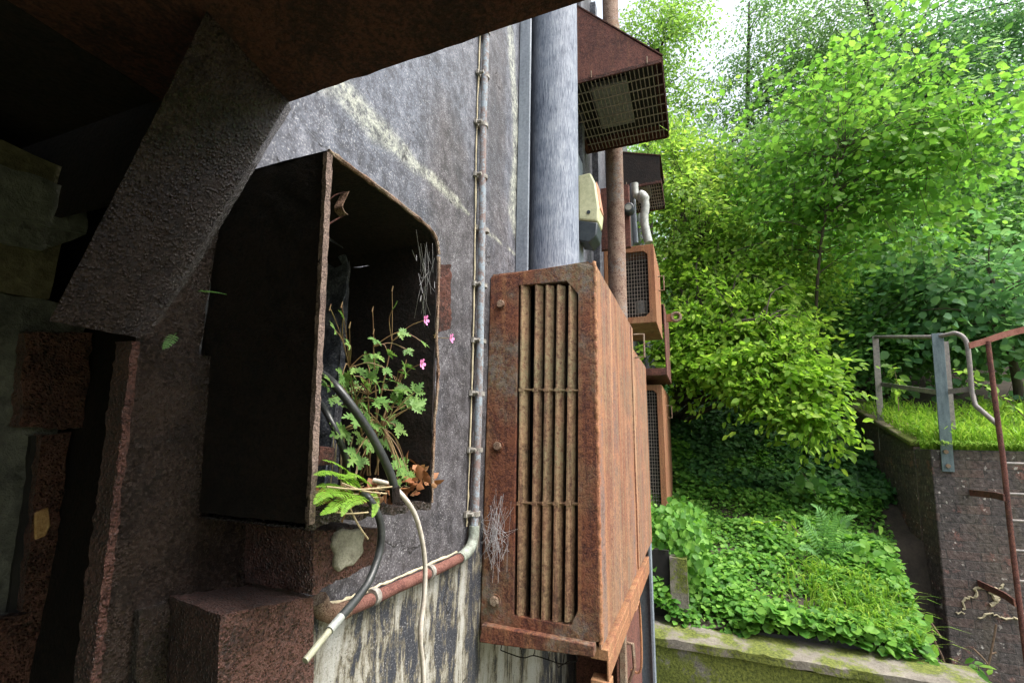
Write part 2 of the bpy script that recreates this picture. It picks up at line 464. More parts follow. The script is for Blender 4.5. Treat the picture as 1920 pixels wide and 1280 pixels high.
M['kerb'] = concmat('mossy_concrete', .8)
M['kerb_top'] = concmat('kerb_top', .3, (.09, .08, .066), (.25, .23, .195))
M['pier'] = concmat('wet_pier', 0, (.018, .021, .019), (.17, .18, .155), .35)
M['pier_y'] = concmat('stained_pier', 0, (.05, .045, .025), (.17, .155, .09))
M['ground'] = concmat('yard_ground', .3, (.06, .055, .045), (.16, .15, .125))
M['copping'] = concmat('coping', .35, (.10, .085, .06), (.27, .22, .16))

# ------------------------------------------------------------------ foliage helpers
LEAF6 = (np.array([(0, 0, 0), (.27, .30, .07), (.24, .66, .06), (0, 1, -.06), (-.24, .66, .06), (-.27, .30, .07)], float),
         [(0, 1, 2, 3), (0, 3, 4, 5)])
LEAFR = (np.array([(0, 0, 0), (.36, .22, .07), (.40, .62, .06), (0, 1, -.08), (-.40, .62, .06), (-.36, .22, .07)], float),
         [(0, 1, 2, 3), (0, 3, 4, 5)])
LEAF4 = (np.array([(0, 0, 0), (.27, .48, .05), (0, 1, -.05), (-.27, .48, .05)], float), [(0, 1, 2, 3)])


def unit(a): return a / (np.linalg.norm(a, axis=-1, keepdims=True) + 1e-9)


def leaf_mesh(name, P, D, N, Sz, tmpl, mat, parent=None, loc=(0, 0, 0)):
    T, F = tmpl; n = len(P); k = len(T)
    D = unit(D); X = unit(np.cross(D, N)); N = np.cross(X, D)
    base = np.array(rootloc(parent) if parent is not None else loc)
    v = (P - base)[:, None, :] + Sz[:, None, None] * (T[None, :, 0:1] * X[:, None] + T[None, :, 1:2] * D[:, None] + T[None, :, 2:3] * N[:, None])
    v = v.reshape(-1, 3).astype(np.float32)
    fl = np.concatenate([np.array(f) for f in F]); fn = np.array([len(f) for f in F])
    loops = (np.arange(n)[:, None] * k + fl[None]).ravel().astype(np.int32)
    tot = np.tile(fn, n); start = np.concatenate([[0], np.cumsum(tot)[:-1]]).astype(np.int32)
    me = bpy.data.meshes.new(name)
    me.vertices.add(len(v)); me.vertices.foreach_set('co', v.ravel())
    me.loops.add(len(loops)); me.loops.foreach_set('vertex_index', loops)
    me.polygons.add(len(tot)); me.polygons.foreach_set('loop_start', start)
    try: me.polygons.foreach_set('loop_total', tot.astype(np.int32))
    except Exception: pass
    me.update(calc_edges=True); me.validate()
    me.materials.append(mat)
    o = bpy.data.objects.new(name, me); COL.objects.link(o)
    if parent is not None: o.parent = parent
    else: o.location = loc
    return o


def clumps(rng, C, O, per, spread, flat=.25, droop=.25, size=.08, jit=.5):
    """leaf sprays: C centres, O outward directions"""
    m = len(C)
    A = unit(O * .8 + rng.normal(0, .5, (m, 3)) + np.array([0, 0, -droop]))
    U = unit(np.array([0, 0, 1.]) + rng.normal(0, .35, (m, 3)) + O * .25)
    B = unit(np.cross(A, U)); U = np.cross(B, A)
    t = rng.uniform(-1, 1, (m, per)); w = rng.normal(0, .42, (m, per)); h = rng.normal(0, flat, (m, per))
    P = C[:, None] + spread * (A[:, None] * t[..., None] + B[:, None] * w[..., None] + U[:, None] * h[..., None])
    P[..., 2] -= spread * droop * (t ** 2)
    D = A[:, None] * .6 + B[:, None] * (np.sign(w)[..., None] * .9) + rng.normal(0, .35, (m, per, 3)) + np.array([0, 0, -droop])
    N = U[:, None] + rng.normal(0, jit, (m, per, 3))
    Sz = size * rng.uniform(.6, 1.25, (m, per))
    return P.reshape(-1, 3), D.reshape(-1, 3), N.reshape(-1, 3), Sz.ravel(), A, U


def in_blob(rng, c, r, n, shell=.45):
    d = unit(rng.normal(0, 1, (n, 3)))
    q = rng.uniform(shell ** 3, 1, (n, 1)) ** (1 / 3) * (1 + np.abs(rng.normal(0, .38, (n, 1))) * (rng.uniform(0, 1, (n, 1)) < .5))
    wob = 1 + .28 * np.sin(d[:, :1] * 5 + c[0]) * np.cos(d[:, 2:] * 6 + c[1])
    return np.array(c) + d * q * wob * np.array(r), d


def tree(name, label, trunk, blobs, leafm, size=.08, per=26, spread=.32, tmpl=LEAF6, group=None, droop=.25,
         seed=1, limbs=.35, bark='bark', flat=.25, cat='tree', twigs=0, shell=.15, jit=.5):
    rng = np.random.RandomState(seed); rnd = random.Random(seed)
    t = thing(name, trunk[0][:3], label, cat, group)
    tp = spline([p[:3] for p in trunk], 5)
    rr = np.interp(np.linspace(0, 1, len(tp)), np.linspace(0, 1, len(trunk)), [p[3] for p in trunk])
    mb = MB(); mb.tube(tp, list(rr), 8, jit=.08)
    Cs = []; Os = []
    for c, r, n in blobs:
        C, O = in_blob(rng, c, r, n, shell); Cs.append(C); Os.append(O)
    C = np.concatenate(Cs); O = np.concatenate(Os)
    P, D, N, Sz, A, U = clumps(rng, C, O, per, spread, flat, droop, size, jit)
    leaf_mesh('crown', P, D, N, Sz, tmpl, leafm, t)
    TP = np.array([tuple(p) for p in tp])
    for i in range(len(C)):
        if rnd.random() < limbs:
            c = V(C[i]); d = np.linalg.norm(TP - C[i], axis=1) + np.maximum(0, TP[:, 2] - C[i][2] + .1) * 3
            j = int(np.argmin(d)); s = V(TP[j]); L = (c - s).length
            r1 = min(rr[j] * .5, .010 + .010 * L)
            mid = s.lerp(c, .5) + V((rnd.uniform(-.1, .1), rnd.uniform(-.1, .1), .12)) * L
            mb.tube(spline([s, mid, c], 4), list(np.linspace(r1, .003, 9)), 5, cap=False)
        if twigs and rnd.random() < twigs:
            a = V(A[i]) * spread; c = V(C[i])
            mb.tube([c - a, c, c + a - V((0, 0, spread * droop))], [.004, .003, .0015], 3, cap=False)
    mb.build('trunk', M[bark], t, smooth=60)
    return t


# ================================================================== SETTING
g = MB().add([(-60, -60, -.35), (70, -60, -.35), (70, 60, -.35), (-60, 60, -.35)], [(0, 1, 2, 3)]).build('ground', M['ground'])
tag(g, kind='structure')


def h_bank(x, y):
    if x < 6.0: z = .30 + (x - 3.75) * .26
    elif x < 8.0: z = .885 + (x - 6.0) * .62
    else: z = 2.125 + (x - 8.0) * .50
    if x < 5.5: z = max(-.5, z - max(0, (-1.56 + (5.35 - x) * .22) - y) * 5)
    return z + .10 * mnoise.noise(V((x * .7, y * .7, 0))) + .05 * mnoise.noise(V((x * 2, y * 2, 3))) - .05 * max(0, min(1, (-y - .3) / 1.2)) * (x < 6)


def h_terr(x, y):
    z = 1.60 + max(0, x - 5.6) * .24
    if x > 8: z = 2.176 + (x - 8) * .50
    return z + .05 * mnoise.noise(V((x * .8, y * .8, 5)))


def terrain(name, x0, x1, y0, y1, n, h, m):
    vs = []; fs = []; nx, ny = n
    for i in range(nx + 1):
        for j in range(ny + 1):
            x = x0 + (x1 - x0) * (i / nx) ** 1.7; y = y0 + (y1 - y0) * j / ny
            vs.append((x, y, h(x, y)))
    for i in range(nx):
        for j in range(ny):
            a = i * (ny + 1) + j; fs.append((a, a + ny + 1, a + ny + 2, a + 1))
    o = MB().add(vs, fs).build(name, m, smooth=180); tag(o, kind='structure'); return o


terrain('bank', 3.90, 45, -2.05, 14, (70, 60), h_bank, M['soil'])
terrain('terrace', 5.45, 45, -26, -2.05, (60, 60), h_terr, M['soil'])

# ------------------------------------------------------------------ main wall with stain masks
W = .70


def polydist(px, pz, pts):
    d = np.full(px.shape, 1e9); tt = np.zeros(px.shape); n = len(pts) - 1
    for i in range(n):
        (ax, az), (bx, bz) = pts[i], pts[i + 1]
        L = (bx - ax) ** 2 + (bz - az) ** 2
        t = np.clip(((px - ax) * (bx - ax) + (pz - az) * (bz - az)) / L, 0, 1)
        e = np.hypot(px - ax - t * (bx - ax), pz - az - t * (bz - az))
        q = e < d; d = np.where(q, e, d); tt = np.where(q, (i + t) / n, tt)
    return d, tt


def wxz(l): return [(on(1, W, *p).x, on(1, W, *p).z) for p in l]


def sstep(a, b, x):
    t = np.clip((x - a) / (b - a), 0, 1); return t * t * (3 - 2 * t)


wall_t = thing('concrete_wall', (1.4, W, 0), 'tall soot stained concrete wall carrying the conduit, duct and rusty cabinets', 'wall')
cell = .0125
xs = np.arange(.385, 3.30, cell); zs = np.arange(-.3625, 5.6, cell)
X, Z = np.meshgrid(xs, zs, indexing='ij')
ln = np.vectorize(lambda x, z: mnoise.noise(V((x, z, 0))))
Nz = ln(X * 3, Z * 3); Nf = ln(X * 14, Z * 14)
dl, tl = polydist(X, Z, wxz([(560, 110), (640, 165), (700, 235), (760, 290), (820, 345), (880, 402)]))
wd = np.interp(tl, [0, .4, .7, 1], [.05, .055, .03, .008])
Lm = (1 - sstep(.3, 1.0, (dl + Nf * .012) / wd)) * np.interp(tl, [0, .15, .8, 1], [.4, .72, .7, .7])
dc, tcx = polydist(X, Z, wxz([(900, 425), (940, 455), (985, 492)]))
Lm = np.maximum(Lm, (1 - sstep(.002, .009, dc + np.abs(Nf) * .006)) * .9)
dc, tcx = polydist(X, Z, wxz([(957, 60), (966, 200), (968, 300), (960, 400), (975, 470)]))
Lm = np.maximum(Lm, (1 - sstep(.015, .06, dc + Nf * .02)) * .75)
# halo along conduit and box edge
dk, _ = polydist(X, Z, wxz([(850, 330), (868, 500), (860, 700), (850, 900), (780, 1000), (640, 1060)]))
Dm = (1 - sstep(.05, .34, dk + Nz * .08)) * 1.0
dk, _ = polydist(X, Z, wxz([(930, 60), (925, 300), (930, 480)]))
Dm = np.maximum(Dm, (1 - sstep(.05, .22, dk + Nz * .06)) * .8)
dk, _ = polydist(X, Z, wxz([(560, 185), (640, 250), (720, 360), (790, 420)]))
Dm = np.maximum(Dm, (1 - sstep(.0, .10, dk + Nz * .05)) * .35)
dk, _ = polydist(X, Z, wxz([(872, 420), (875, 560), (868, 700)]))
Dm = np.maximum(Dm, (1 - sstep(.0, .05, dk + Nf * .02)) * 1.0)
Dm = np.maximum(Dm, sstep(1.65, 1.9, X) * .55); Dm = np.maximum(Dm, np.clip(.62 * sstep(2.75, 1.95, Z) + .5 * (sstep(.75, 1.35, X) - .35) * (Z < 3.2), 0, 1))  # general gradient: darker downwards and to the right
zline = np.interp(X, [.77, 1.40, 1.46], [1.262, 1.25, 1.32])
Pm = sstep(-.02, .03, zline - Z + Nf * .02) * (1 - 0 * X)
Pm = np.maximum(Pm, ((X > 1.43) & (Z < 1.33 + 0)) * 1.0)
vs = np.stack([X, np.full_like(X, W) + .0025 * Nf, Z], -1).reshape(-1, 3)
nz = len(zs); fs = []
for i in range(len(xs) - 1):
    for j in range(nz - 1):
        if (zs[j] < 1.70 and xs[i] < .55) or (zs[j] < 1.86 and xs[i] < .42): continue
        if 1.49 < zs[j] < 1.992 and np.interp(zs[j], [1.487, 2.0], [.507, .468]) - .008 < xs[i] < .775: continue
        a = i * nz + j; fs.append((a, a + nz, a + nz + 1, a + 1))
mb = MB(); mb.v = [tuple(p) for p in vs]; mb.f = fs
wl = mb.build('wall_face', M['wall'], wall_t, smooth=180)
ca = wl.data.color_attributes.new('stain_tone', 'FLOAT_COLOR', 'POINT')
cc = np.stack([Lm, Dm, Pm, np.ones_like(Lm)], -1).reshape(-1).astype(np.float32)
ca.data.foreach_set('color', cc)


def plain_wall(name, x0, x1, y0, y1, z0, z1, dark=.5):
    o = MB().box(x0, x1, y0, y1, z0, z1).build(name, M['wall'], wall_t)
    ca = o.data.color_attributes.new('stain_tone', 'FLOAT_COLOR', 'POINT')
    ca.data.foreach_set('color', np.tile(np.array([0, dark, 0, 1], np.float32), len(o.data.vertices)))
    return o


plain_wall('far_face', 3.2875, 9.5, W, W + .35, -.36, 5.6)
plain_wall('backing', .385, 3.2875, 1.30, 1.5, -.36, 5.6)
MB().box(.386, .84, W + .012, 1.298, 2.012, 2.04).build('light_seal_lid', M['rust_black_shade'], wall_t)  # lid added to stop light leaking into the open box
MB().box(.377, .385, W + .004, 1.30, 1.93, 5.6).build('shade_end_plate', M['rust_black_shade'], wall_t)  # coloured black to stand for the deep shade behind the brace
MB().box(.468, .478, W + .006, 1.29, -.36, 1.98).build('gap_shade_plate', M['rust_black_shade'], wall_t)  # black sheet in place of the shade in the gap beside the pier
plain_wall('wall_top', .40, 3.2875, W + .004, 1.30, 5.5, 5.6)
plain_wall('rib', 2.35, 2.43, .65, W, 2.3, 5.5, .3)
plain_wall('rib', 2.95, 3.03, .65, W, 1.0, 5.5, .3)
plain_wall('rib', 3.55, 3.63, .65, W, .5, 5.5, .3)
# eroded niche behind the opening
nb = MB(); nb.boxg(.785, .82, W + .004, 1.24, 1.46, 1.99, .02)
nb.build('niche_jamb', M['wall'], wall_t, rough=.02, rs=22)
MB().box(.44, .835, 1.24, 1.28, 1.46, 2.011).build('niche_back', M['pier'], wall_t)

# bluish steel post beside the duct
t = thing('steel_post', (1.85, .66, 0), 'narrow blue-grey steel post squeezed between wall and big round duct', 'post')
MB().box(1.80, 1.815, .642, W - .002, 1.9, 5.4).build('flange', M['blue_grey'], t, bevel=.003)
MB().box(1.815, 1.86, .66, .672, 1.9, 5.4).build('web', M['blue_grey'], t)

# ------------------------------------------------------------------ open steel box in the wall
YB = .48
TL = on(1, YB, 611, 286); BL = on(1, YB, 576, 982); TR = on(1, YB, 820, 450); BR = on(1, YB, 806, 942)
t = thing('steel_box', (.64, W, 1.48), 'open fronted rusty steel box on the wall with plants growing inside', 'box')
din = V((0, 1.245 - YB, 0)); th = .0085


def slab(a, b, wid, tv, n=(2, 20, 30)):
    """plate spanning a-b (front edge) going inward by wid, thickness vector tv"""
    a, b, wid, tv = V(a), V(b), V(wid), V(tv)
    return [a, b, a + wid, b + wid, a + tv, b + tv, a + wid + tv, b + wid + tv]


def slabmesh(a, b, wid, tv, n):
    c = slab(a, b, wid, tv)
    # order (i thickness)(j inward)(k along)
    return MB().hexa([c[0], c[1], c[2], c[3], c[4], c[5], c[6], c[7]], n)


ob = slabmesh(BL, TL, V((0, W - YB, 0)), V((th, 0, 0)), (1, 14, 44)).build('side_plate', M['rust_black_shade'], t, rough=.0025, rs=60)
e = slabmesh(BL + V((-.001, -.004, 0)), TL + V((-.001, -.004, 0)), V((0, .007, 0)), V((th + .002, 0, 0)), (2, 1, 70))
e.build('plate_edge', M['rust_edge'], t, rough=.0022, rs=90)
sb = slabmesh(BL + V((0, W - YB + .001, 0)), TL + V((0, W - YB + .001, 0)), V((0, 1.238 - W, 0)), V((th, 0, 0)), (1, 4, 4))
sb.build('inner_plate', M['rust_black_shade'], t)
# rounded top edge profile then right side down
prof_px = [(611, 286), (660, 322), (710, 358), (757, 393), (788, 418), (806, 436), (816, 455), (819, 480)]
prof = [on(1, YB, *p) for p in prof_px]
fl = MB(); fl.strap(prof, (0, .0001, 0), (0, 0, 0))
vs = []; fs = []
for p in prof:
    for y in np.linspace(YB, 1.238, 10): vs.append((p.x, y, p.z))
    for y in np.linspace(1.238, YB, 10): vs.append((p.x + .006, y, p.z + .008))
k = 20
for i in range(len(prof) - 1):
    for j in range(k): fs.append((i * k + j, i * k + (j + 1) % k, (i + 1) * k + (j + 1) % k, (i + 1) * k + j))
MB().add(vs, fs).build('top_plate', M['rust_black_shade'], t, rough=.002, rs=50)
MB().tube([p + V((.003, -.002, .004)) for p in spline(prof, 5)], .0038, 6, jit=.3).build('top_edge', M['rust_pale'], t)
rr_ = [prof[-1], on(1, YB, 818, 560), on(1, YB, 815, 640), on(1, YB, 818, 700), on(1, YB, 812, 780), on(1, YB, 808, 860), BR]
slabmesh(BR, prof[-1], V((0, .5, 0)), V((.008, 0, 0)), (1, 18, 40)).build('far_side_plate', M['rust_black_shade'], t, rough=.004, rs=40)
MB().tube([p + V((.004, -.002, 0)) for p in spline(rr_, 6)], .0032, 6, jit=.5).build('far_edge', M['rust_pale'], t)
lip = [on(1, YB, *p) for p in [(576, 984), (620, 972), (665, 962), (715, 955), (765, 950), (806, 944)]]
vs = []; fs = []
for p in spline(lip, 6):
    j1, j2 = random.uniform(-.005, .005), random.uniform(-.006, .003)
    vs += [(p.x, YB + j1, p.z + .006 + j2), (p.x, YB + .72, p.z + .006), (p.x, YB + .72, p.z - .008), (p.x, YB + j1, p.z - .006 + j2)]
k = 4; n_ = len(vs) // 4
for i in range(n_ - 1):
    for j in range(k): fs.append((i * k + j, i * k + (j + 1) % k, (i + 1) * k + (j + 1) % k, (i + 1) * k + j))
MB().add(vs, fs).build('floor_plate', M['rust_wet'], t)
a = [on(1, YB, 824, 496), on(1, YB, 846, 496), on(1, YB, 845, 618), on(1, YB, 823, 622)]
cs = [a[3], a[0], a[3] + V((0, .02, 0)), a[0] + V((0, .02, 0)), a[2], a[1], a[2] + V((0, .02, 0)), a[1] + V((0, .02, 0))]
MB().hexa(cs, (5, 4, 24)).build('hinge_strip', M['rust_deck'], t, rough=.005, rs=70)
# bent latch tongue
q = [on(1, .50, *p) for p in [(647, 360), (642, 372), (635, 386), (637, 396), (645, 404)]]
MB().strap(spline(q, 4), (0, .016, 0), (.0012, 0, .0012)).build('latch_tongue', M['rust_pale'], t, smooth=60)
MB().tube(spline([on(1, .50, 612, 380), on(1, .50, 628, 366), q[0]], 4), .0009, 5).tube(spline([on(1, .50, 612, 424), on(1, .50, 626, 414), q[-1]], 4), .0012, 5).build('latch_wire', M['rust_deck'], t)
MB().boxg(on(1, .51, 588, 840).x, on(1, .51, 618, 840).x, .50, .60, on(1, .5, 600, 872).z, on(1, .5, 600, 838).z, .012).build('stop_block', M['rust_deck'], t, rough=.006, rs=50)
wb = MB()
for i in range(24):
    p = on(1, YB - .004, random.uniform(770, 830), random.uniform(430, 560)); q2 = on(1, YB + .03, p.x and random.uniform(775, 825), random.uniform(440, 640))
    wb.tube([p, (p + q2) / 2 + V((random.uniform(-.01, .01), 0, -.014)), q2], .00024, 3, cap=False)
tag(wb.build('cobweb', M['web'], loc=(.8, YB, 1.9)), 'grey cobweb strung across the upper corner of the open box', 'cobweb')

# rusty stub with a clay patch under the open box
t = thing('rusty_bracket', (.66, .6, 1.37), 'blocky rusted bracket with a pale patch below the open box', 'bracket')
a = [on(1, .55, *p) for p in [(586, 992), (716, 990), (586, 1112), (706, 1052)]]
MB().hexa([a[2], a[0], a[2] + V((-.005, .149, 0)), a[0] + V((-.005, .149, 0)), a[3], a[1], a[3] + V((0.02, .149, 0)), a[1] + V((0.02, .149, 0))], (26, 16, 18)).build('body', M['rust_wet_red'], t, rough=.006, rs=45)
pp = [on(1, .543, *p) for p in [(632, 998), (645, 990), (662, 993), (676, 990), (686, 1003), (682, 1020), (684, 1034), (674, 1048), (664, 1060), (650, 1063), (638, 1073), (630, 1062), (632, 1040), (625, 1022)]]
MB().prism(pp, (0, .012, 0)).build('mortar_patch', M['clay'], t, bevel=.004)
# lower block
t = thing('steel_block', (.40, .55, 1.25), 'squat block of flaking reddish steel at the foot of the box', 'steel block')
a = [on(1, .56, *p) for p in [(412, 1152), (588, 1118), (406, 1330), (588, 1330)]]
MB().hexa([a[2], a[0], a[2] + V((.02, .123, 0)), a[0] + V((.02, .123, 0)), a[3], a[1], a[3] + V((.02, .123, 0)), a[1] + V((.02, .123, .0))], (26, 18, 30)).build('block_body', M['rust_wet_red'], t, rough=.0022, rs=60)

# plate flush with the wall, left of the box
t = thing('steel_flange_plate', (.43, W, 0), 'wet dark upright steel plate with a red-brown rusty edge beside the open box', 'steel plate')
fp = [on(1, .68, *p) for p in [(245, 640), (160, 1330)]]
MB().hexa([(fp[1].x, .684, fp[1].z), (fp[0].x, .684, fp[0].z), (fp[1].x, .699, fp[1].z), (fp[0].x, .699, fp[0].z),
           (.62, .684, fp[1].z), (.62, .684, fp[0].z), (.62, .699, fp[1].z), (.62, .699, fp[0].z)], (34, 1, 60)).build('plate', M['rust_wet'], t, rough=.0025, rs=70)
MB().hexa([(fp[1].x - .003, .672, fp[1].z), (fp[0].x - .003, .672, fp[0].z), (fp[1].x - .003, .704, fp[1].z), (fp[0].x - .003, .704, fp[0].z),
           (fp[1].x + .007, .672, fp[1].z), (fp[0].x + .007, .672, fp[0].z), (fp[1].x + .007, .704, fp[1].z), (fp[0].x + .007, .704, fp[0].z)], (2, 3, 90)).build('plate_edge', M['rust_wet_red'], t, rough=.004, rs=80)  # end strip in redder rust than the plate face
MB().boxg(.395, .474, .687, .699, 1.70, 1.915, .012).build('upper_plate', M['rust_wet'], t, rough=.004, rs=50)
s_ = [on(1, .672, *p) for p in [(262, 1145), (318, 1128), (250, 1330), (312, 1330)]]
MB().hexa([s_[2], s_[0], s_[2] + V((0, .013, 0)), s_[0] + V((0, .013, 0)), s_[3], s_[1], s_[3] + V((0, .013, 0)), s_[1] + V((0, .013, 0))], (8, 1, 22)).build('doubler_plate', M['rust_wet'], t, rough=.003, rs=60)

# ------------------------------------------------------------------ left pier
YP = .95
t = thing('masonry_pier', (.2, 1.1, 0), 'damp greenish masonry pier clad with rusted plates at far left', 'pier')
MB().boxg(-.6, .452, YP, 1.6, -.36, 1.80, .03).build('pier_body', M['pier'], t, rough=.012, rs=14)
MB().boxg(-.6, .400, YP - .006, 1.5, 1.80, 2.02, .03).build('stained_block', M['pier_y'], t, rough=.008, rs=14)


def plate4(px, y, dep, name, m, n=(14, 2, 20), r=.004, par=None, rs_=40):
    a = [on(1, y, *p) for p in px]  # TL TR BR BL
    d = V((0, dep, 0))
    return MB().hexa([a[3], a[0], a[3] + d, a[0] + d, a[2], a[1], a[2] + d, a[1] + d], n).build(name, m, par, rough=r, rs=rs_)


plate4([(48, 622), (172, 622), (158, 802), (38, 800)], .925, .03, 'rusty_plate', M['rust_wet_red'], par=t, r=.008)
plate4([(80, 815), (130, 812), (92, 1145), (40, 1145)], .93, .025, 'rusty_strip', M['rust_wet_red'], par=t, r=.006)
plate4([(-60, 1172), (98, 1140), (92, 1330), (-60, 1330)], .93, .025, 'lower_plate', M['rust_wet_red'], par=t, r=.006)
plate4([(60, 818), (80, 815), (34, 1148), (14, 1148)], .944, .02, 'slot_shade', M['black'], n=(2, 1, 20), r=.003, par=t)  # black strip drawn for the shade of a narrow slot
pp = [on(1, .926, *p) for p in [(66, 960), (92, 950), (96, 985), (86, 1005), (66, 1012)]]
MB().prism(pp, (0, .006, 0)).build('ochre_patch', simple('ochre_rust', (.30, .14, .04), (.55, .36, .16), 60, .7, .6), t, bevel=.002)

# ------------------------------------------------------------------ overhead steelwork
ZD = 2.08
t = thing('overhead_deck', (0, .5, ZD), 'low rusty steel deck overhead with a diagonal brace, upper left', 'steel deck')
MB().hexa([(-2.6, -.80, ZD), (-2.6, -.80, ZD + .10), (-2.6, 2.4, ZD), (-2.6, 2.4, ZD + .10),
           (.41, -.80, ZD), (.41, -.80, ZD + .10), (.447, W - .008, ZD), (.447, W - .008, ZD + .10)], (60, 60, 2)).build('deck_plate', M['rust_deck'], t, rough=.0025, rs=45)
MB().box(-2.6, .372, W + .01, 2.4, ZD - .002, ZD + .1).build('inner_deck', M['rust_black_shade'], t)
# diagonal brace
b0 = on(1, .69, 92, 602); b1 = on(1, .69, 275, 636); t0 = on(2, ZD - .002, 388, 22); t1 = on(2, ZD - .002, 541, 190)
back = V((.035, .035, .02))
bm_ = MB(); n1_, n2_, n3_ = 26, 10, 46


def brpt(s, w):
    p = b0.lerp(b1, w).lerp(t0.lerp(t1, w), s)
    pinch = (.5 - w) * .018 * math.sin(math.pi * s)  # slight waist as on the casting
    return p + (b1 - b0) * pinch


vs = []; fs = []
for L in (0, 1):
    for i in range(n3_ + 1):
        for j in range(n1_ + 1):
            vs.append(brpt(i / n3_, j / n1_) + (back if L else V((0, 0, 0))))
st_ = (n3_ + 1) * (n1_ + 1)
for L in (0, 1):
    for i in range(n3_):
        for j in range(n1_):
            a = L * st_ + i * (n1_ + 1) + j; fs.append((a, a + 1, a + n1_ + 2, a + n1_ + 1))
for i in range(n3_):
    for j in (0, n1_):
        a = i * (n1_ + 1) + j; fs.append((a, a + n1_ + 1, a + n1_ + 1 + st_, a + st_))
for j in range(n1_):
    for i in (0, n3_):
        a = i * (n1_ + 1) + j; fs.append((a, a + 1, a + 1 + st_, a + st_))
MB().add(vs, fs).build('diagonal_brace', M['rust_wet'], t, rough=.0016, rs=38)
# stub beam under the deck at left
a = [on(1, .93, *p) for p in [(-120, 270), (165, 362), (163, 440), (-120, 376)]]
d = V((0, .18, .0))
MB().hexa([a[3], a[0], a[3] + d, a[0] + d, a[2], a[1], a[2] + d, a[1] + d], (26, 10, 10)).build('stub_beam', M['kerb_top'] if False else M['pier'], t, rough=.007, rs=30)
a = [on(1, .936, *p) for p in [(-120, 374), (162, 441), (80, 470), (-120, 430)]]
MB().hexa([a[3], a[0], a[3] + d, a[0] + d, a[2], a[1], a[2] + d, a[1] + d], (22, 6, 6)).build('beam_soffit', M['pier'], t, rough=.005, rs=30)
# closing walls added to keep the space under the deck dark
t = thing('shade_bulkhead', (-2.0, .8, 0), 'dark bulkhead added to keep light out under the deck', 'bulkhead')
MB().box(-2.6, -2.5, -.80, 2.4, -.36, ZD - .003).build('shade_end_plate', M['rust_black_shade'], t)
MB().box(-2.5, .50, 2.3, 2.4, -.36, ZD - .003).build('back_plate', M['rust_black_shade'], t)
MB().box(-2.5, -1.3, -.80, -.73, -.36, ZD - .003).build('side_plate', M['rust_black_shade'], t)
MB().box(.46, .50, 1.51, 2.29, -.36, 3.2).build('far_plate', M['rust_black_shade'], t)

# ------------------------------------------------------------------ conduit
M['clamp'] = simple('clamp_zinc', (.10, .085, .07), (.34, .33, .30), 60, .7, .6)
t = thing('wall_conduit', (1.4, W, 1.25), 'thin conduit pipe running down the wall and bending left, with saddle clamps', 'conduit')
YC = W - .024
cv = [on(1, YC, *p) for p in [(917, -60), (912, 60), (906, 250), (903, 480), (899, 700), (892, 930), (889, 985)]]
MB().tube(spline(cv, 6), .0125, 14).build('upright_pipe', None or M.setdefault('conduit', rust('conduit_steel', bump=.3, sc=5, pits=.12, fleck=.15, dark=(.20, .10, .085), mid=(.19, .165, .16), hi=(.25, .31, .36), bias=.0)), t, smooth=60)
el = [on(1, YC, *p) for p in [(889, 985), (887, 1012), (878, 1032), (862, 1046)]]
MB().tube(spline(el, 6), .0165, 14).build('elbow', simple('elbow_verdigris', (.10, .10, .08), (.33, .38, .33), 40, .7, .7), t, smooth=60)
hz = [on(1, YC, *p) for p in [(862, 1046), (800, 1076), (740, 1102), (690, 1126), (650, 1142)]]
MB().tube(spline(hz, 5), .0135, 14).build('level_pipe', rust('conduit_red', bump=.4, sc=20, pits=.2, fleck=.2, dark=(.06, .026, .022), mid=(.115, .045, .036), hi=(.19, .09, .07)), t, smooth=60)
ez = [on(1, YC, *p) for p in [(650, 1142), (625, 1150), (606, 1142), (597, 1122)]]
MB().tube(spline(ez, 6), .0165, 14, jit=.06).build('end_elbow', M['rust_pale'], t, smooth=60)
for (px, py) in [(911, 62), (910, 145), (907, 236), (906, 333), (909, 433), (905, 536), (903, 640), (900, 738), (896, 843), (891, 962)]:
    p = on(1, YC, px, py); q = on(1, YC, px - .3, py + 14)
    ax = (p - q).normalized()
    c = MB(); c.tube([p - ax * .007, p + ax * .007], .0168, 14)
    c.box(p.x - .040, p.x + .034, W - .012, W - .004, p.z - .009, p.z + .009)
    c.tube([(p.x - .028, W - .03, p.z), (p.x - .028, W - .006, p.z)], .006, 8)
    c.build('saddle_clamp', M['clamp'], t, rough=.0015, rs=150)
ca_ = [p + V((0, .012, .0155)) for p in spline(hz, 8)] + [p + V((0, .010, .017)) for p in spline(ez, 5)[1:9]]
MB().tube([p + V((0, 0, random.uniform(-.0025, .002))) for p in ca_], [random.uniform(.0022, .0048) for _ in ca_], 6).build('caulk_seam', M['root_pale'], t, smooth=60)
cb_ = [p + V((-.018, .018, 0)) for p in spline(cv, 10)]
MB().tube([p + V((random.uniform(-.002, .002), 0, 0)) for p in cb_], [random.uniform(.0015, .004) for _ in cb_], 6).build('caulk_seam', M['root_pale'], t, smooth=60)
for (px, py) in [(805, 1072), (700, 1118)]:
    p = on(1, YC, px, py); c = MB(); c.tube([p - V((.008, 0, 0)), p + V((.008, 0, 0))], .018, 14)
    c.build('saddle_clamp', M['clamp'], t, rough=.0015, rs=150)

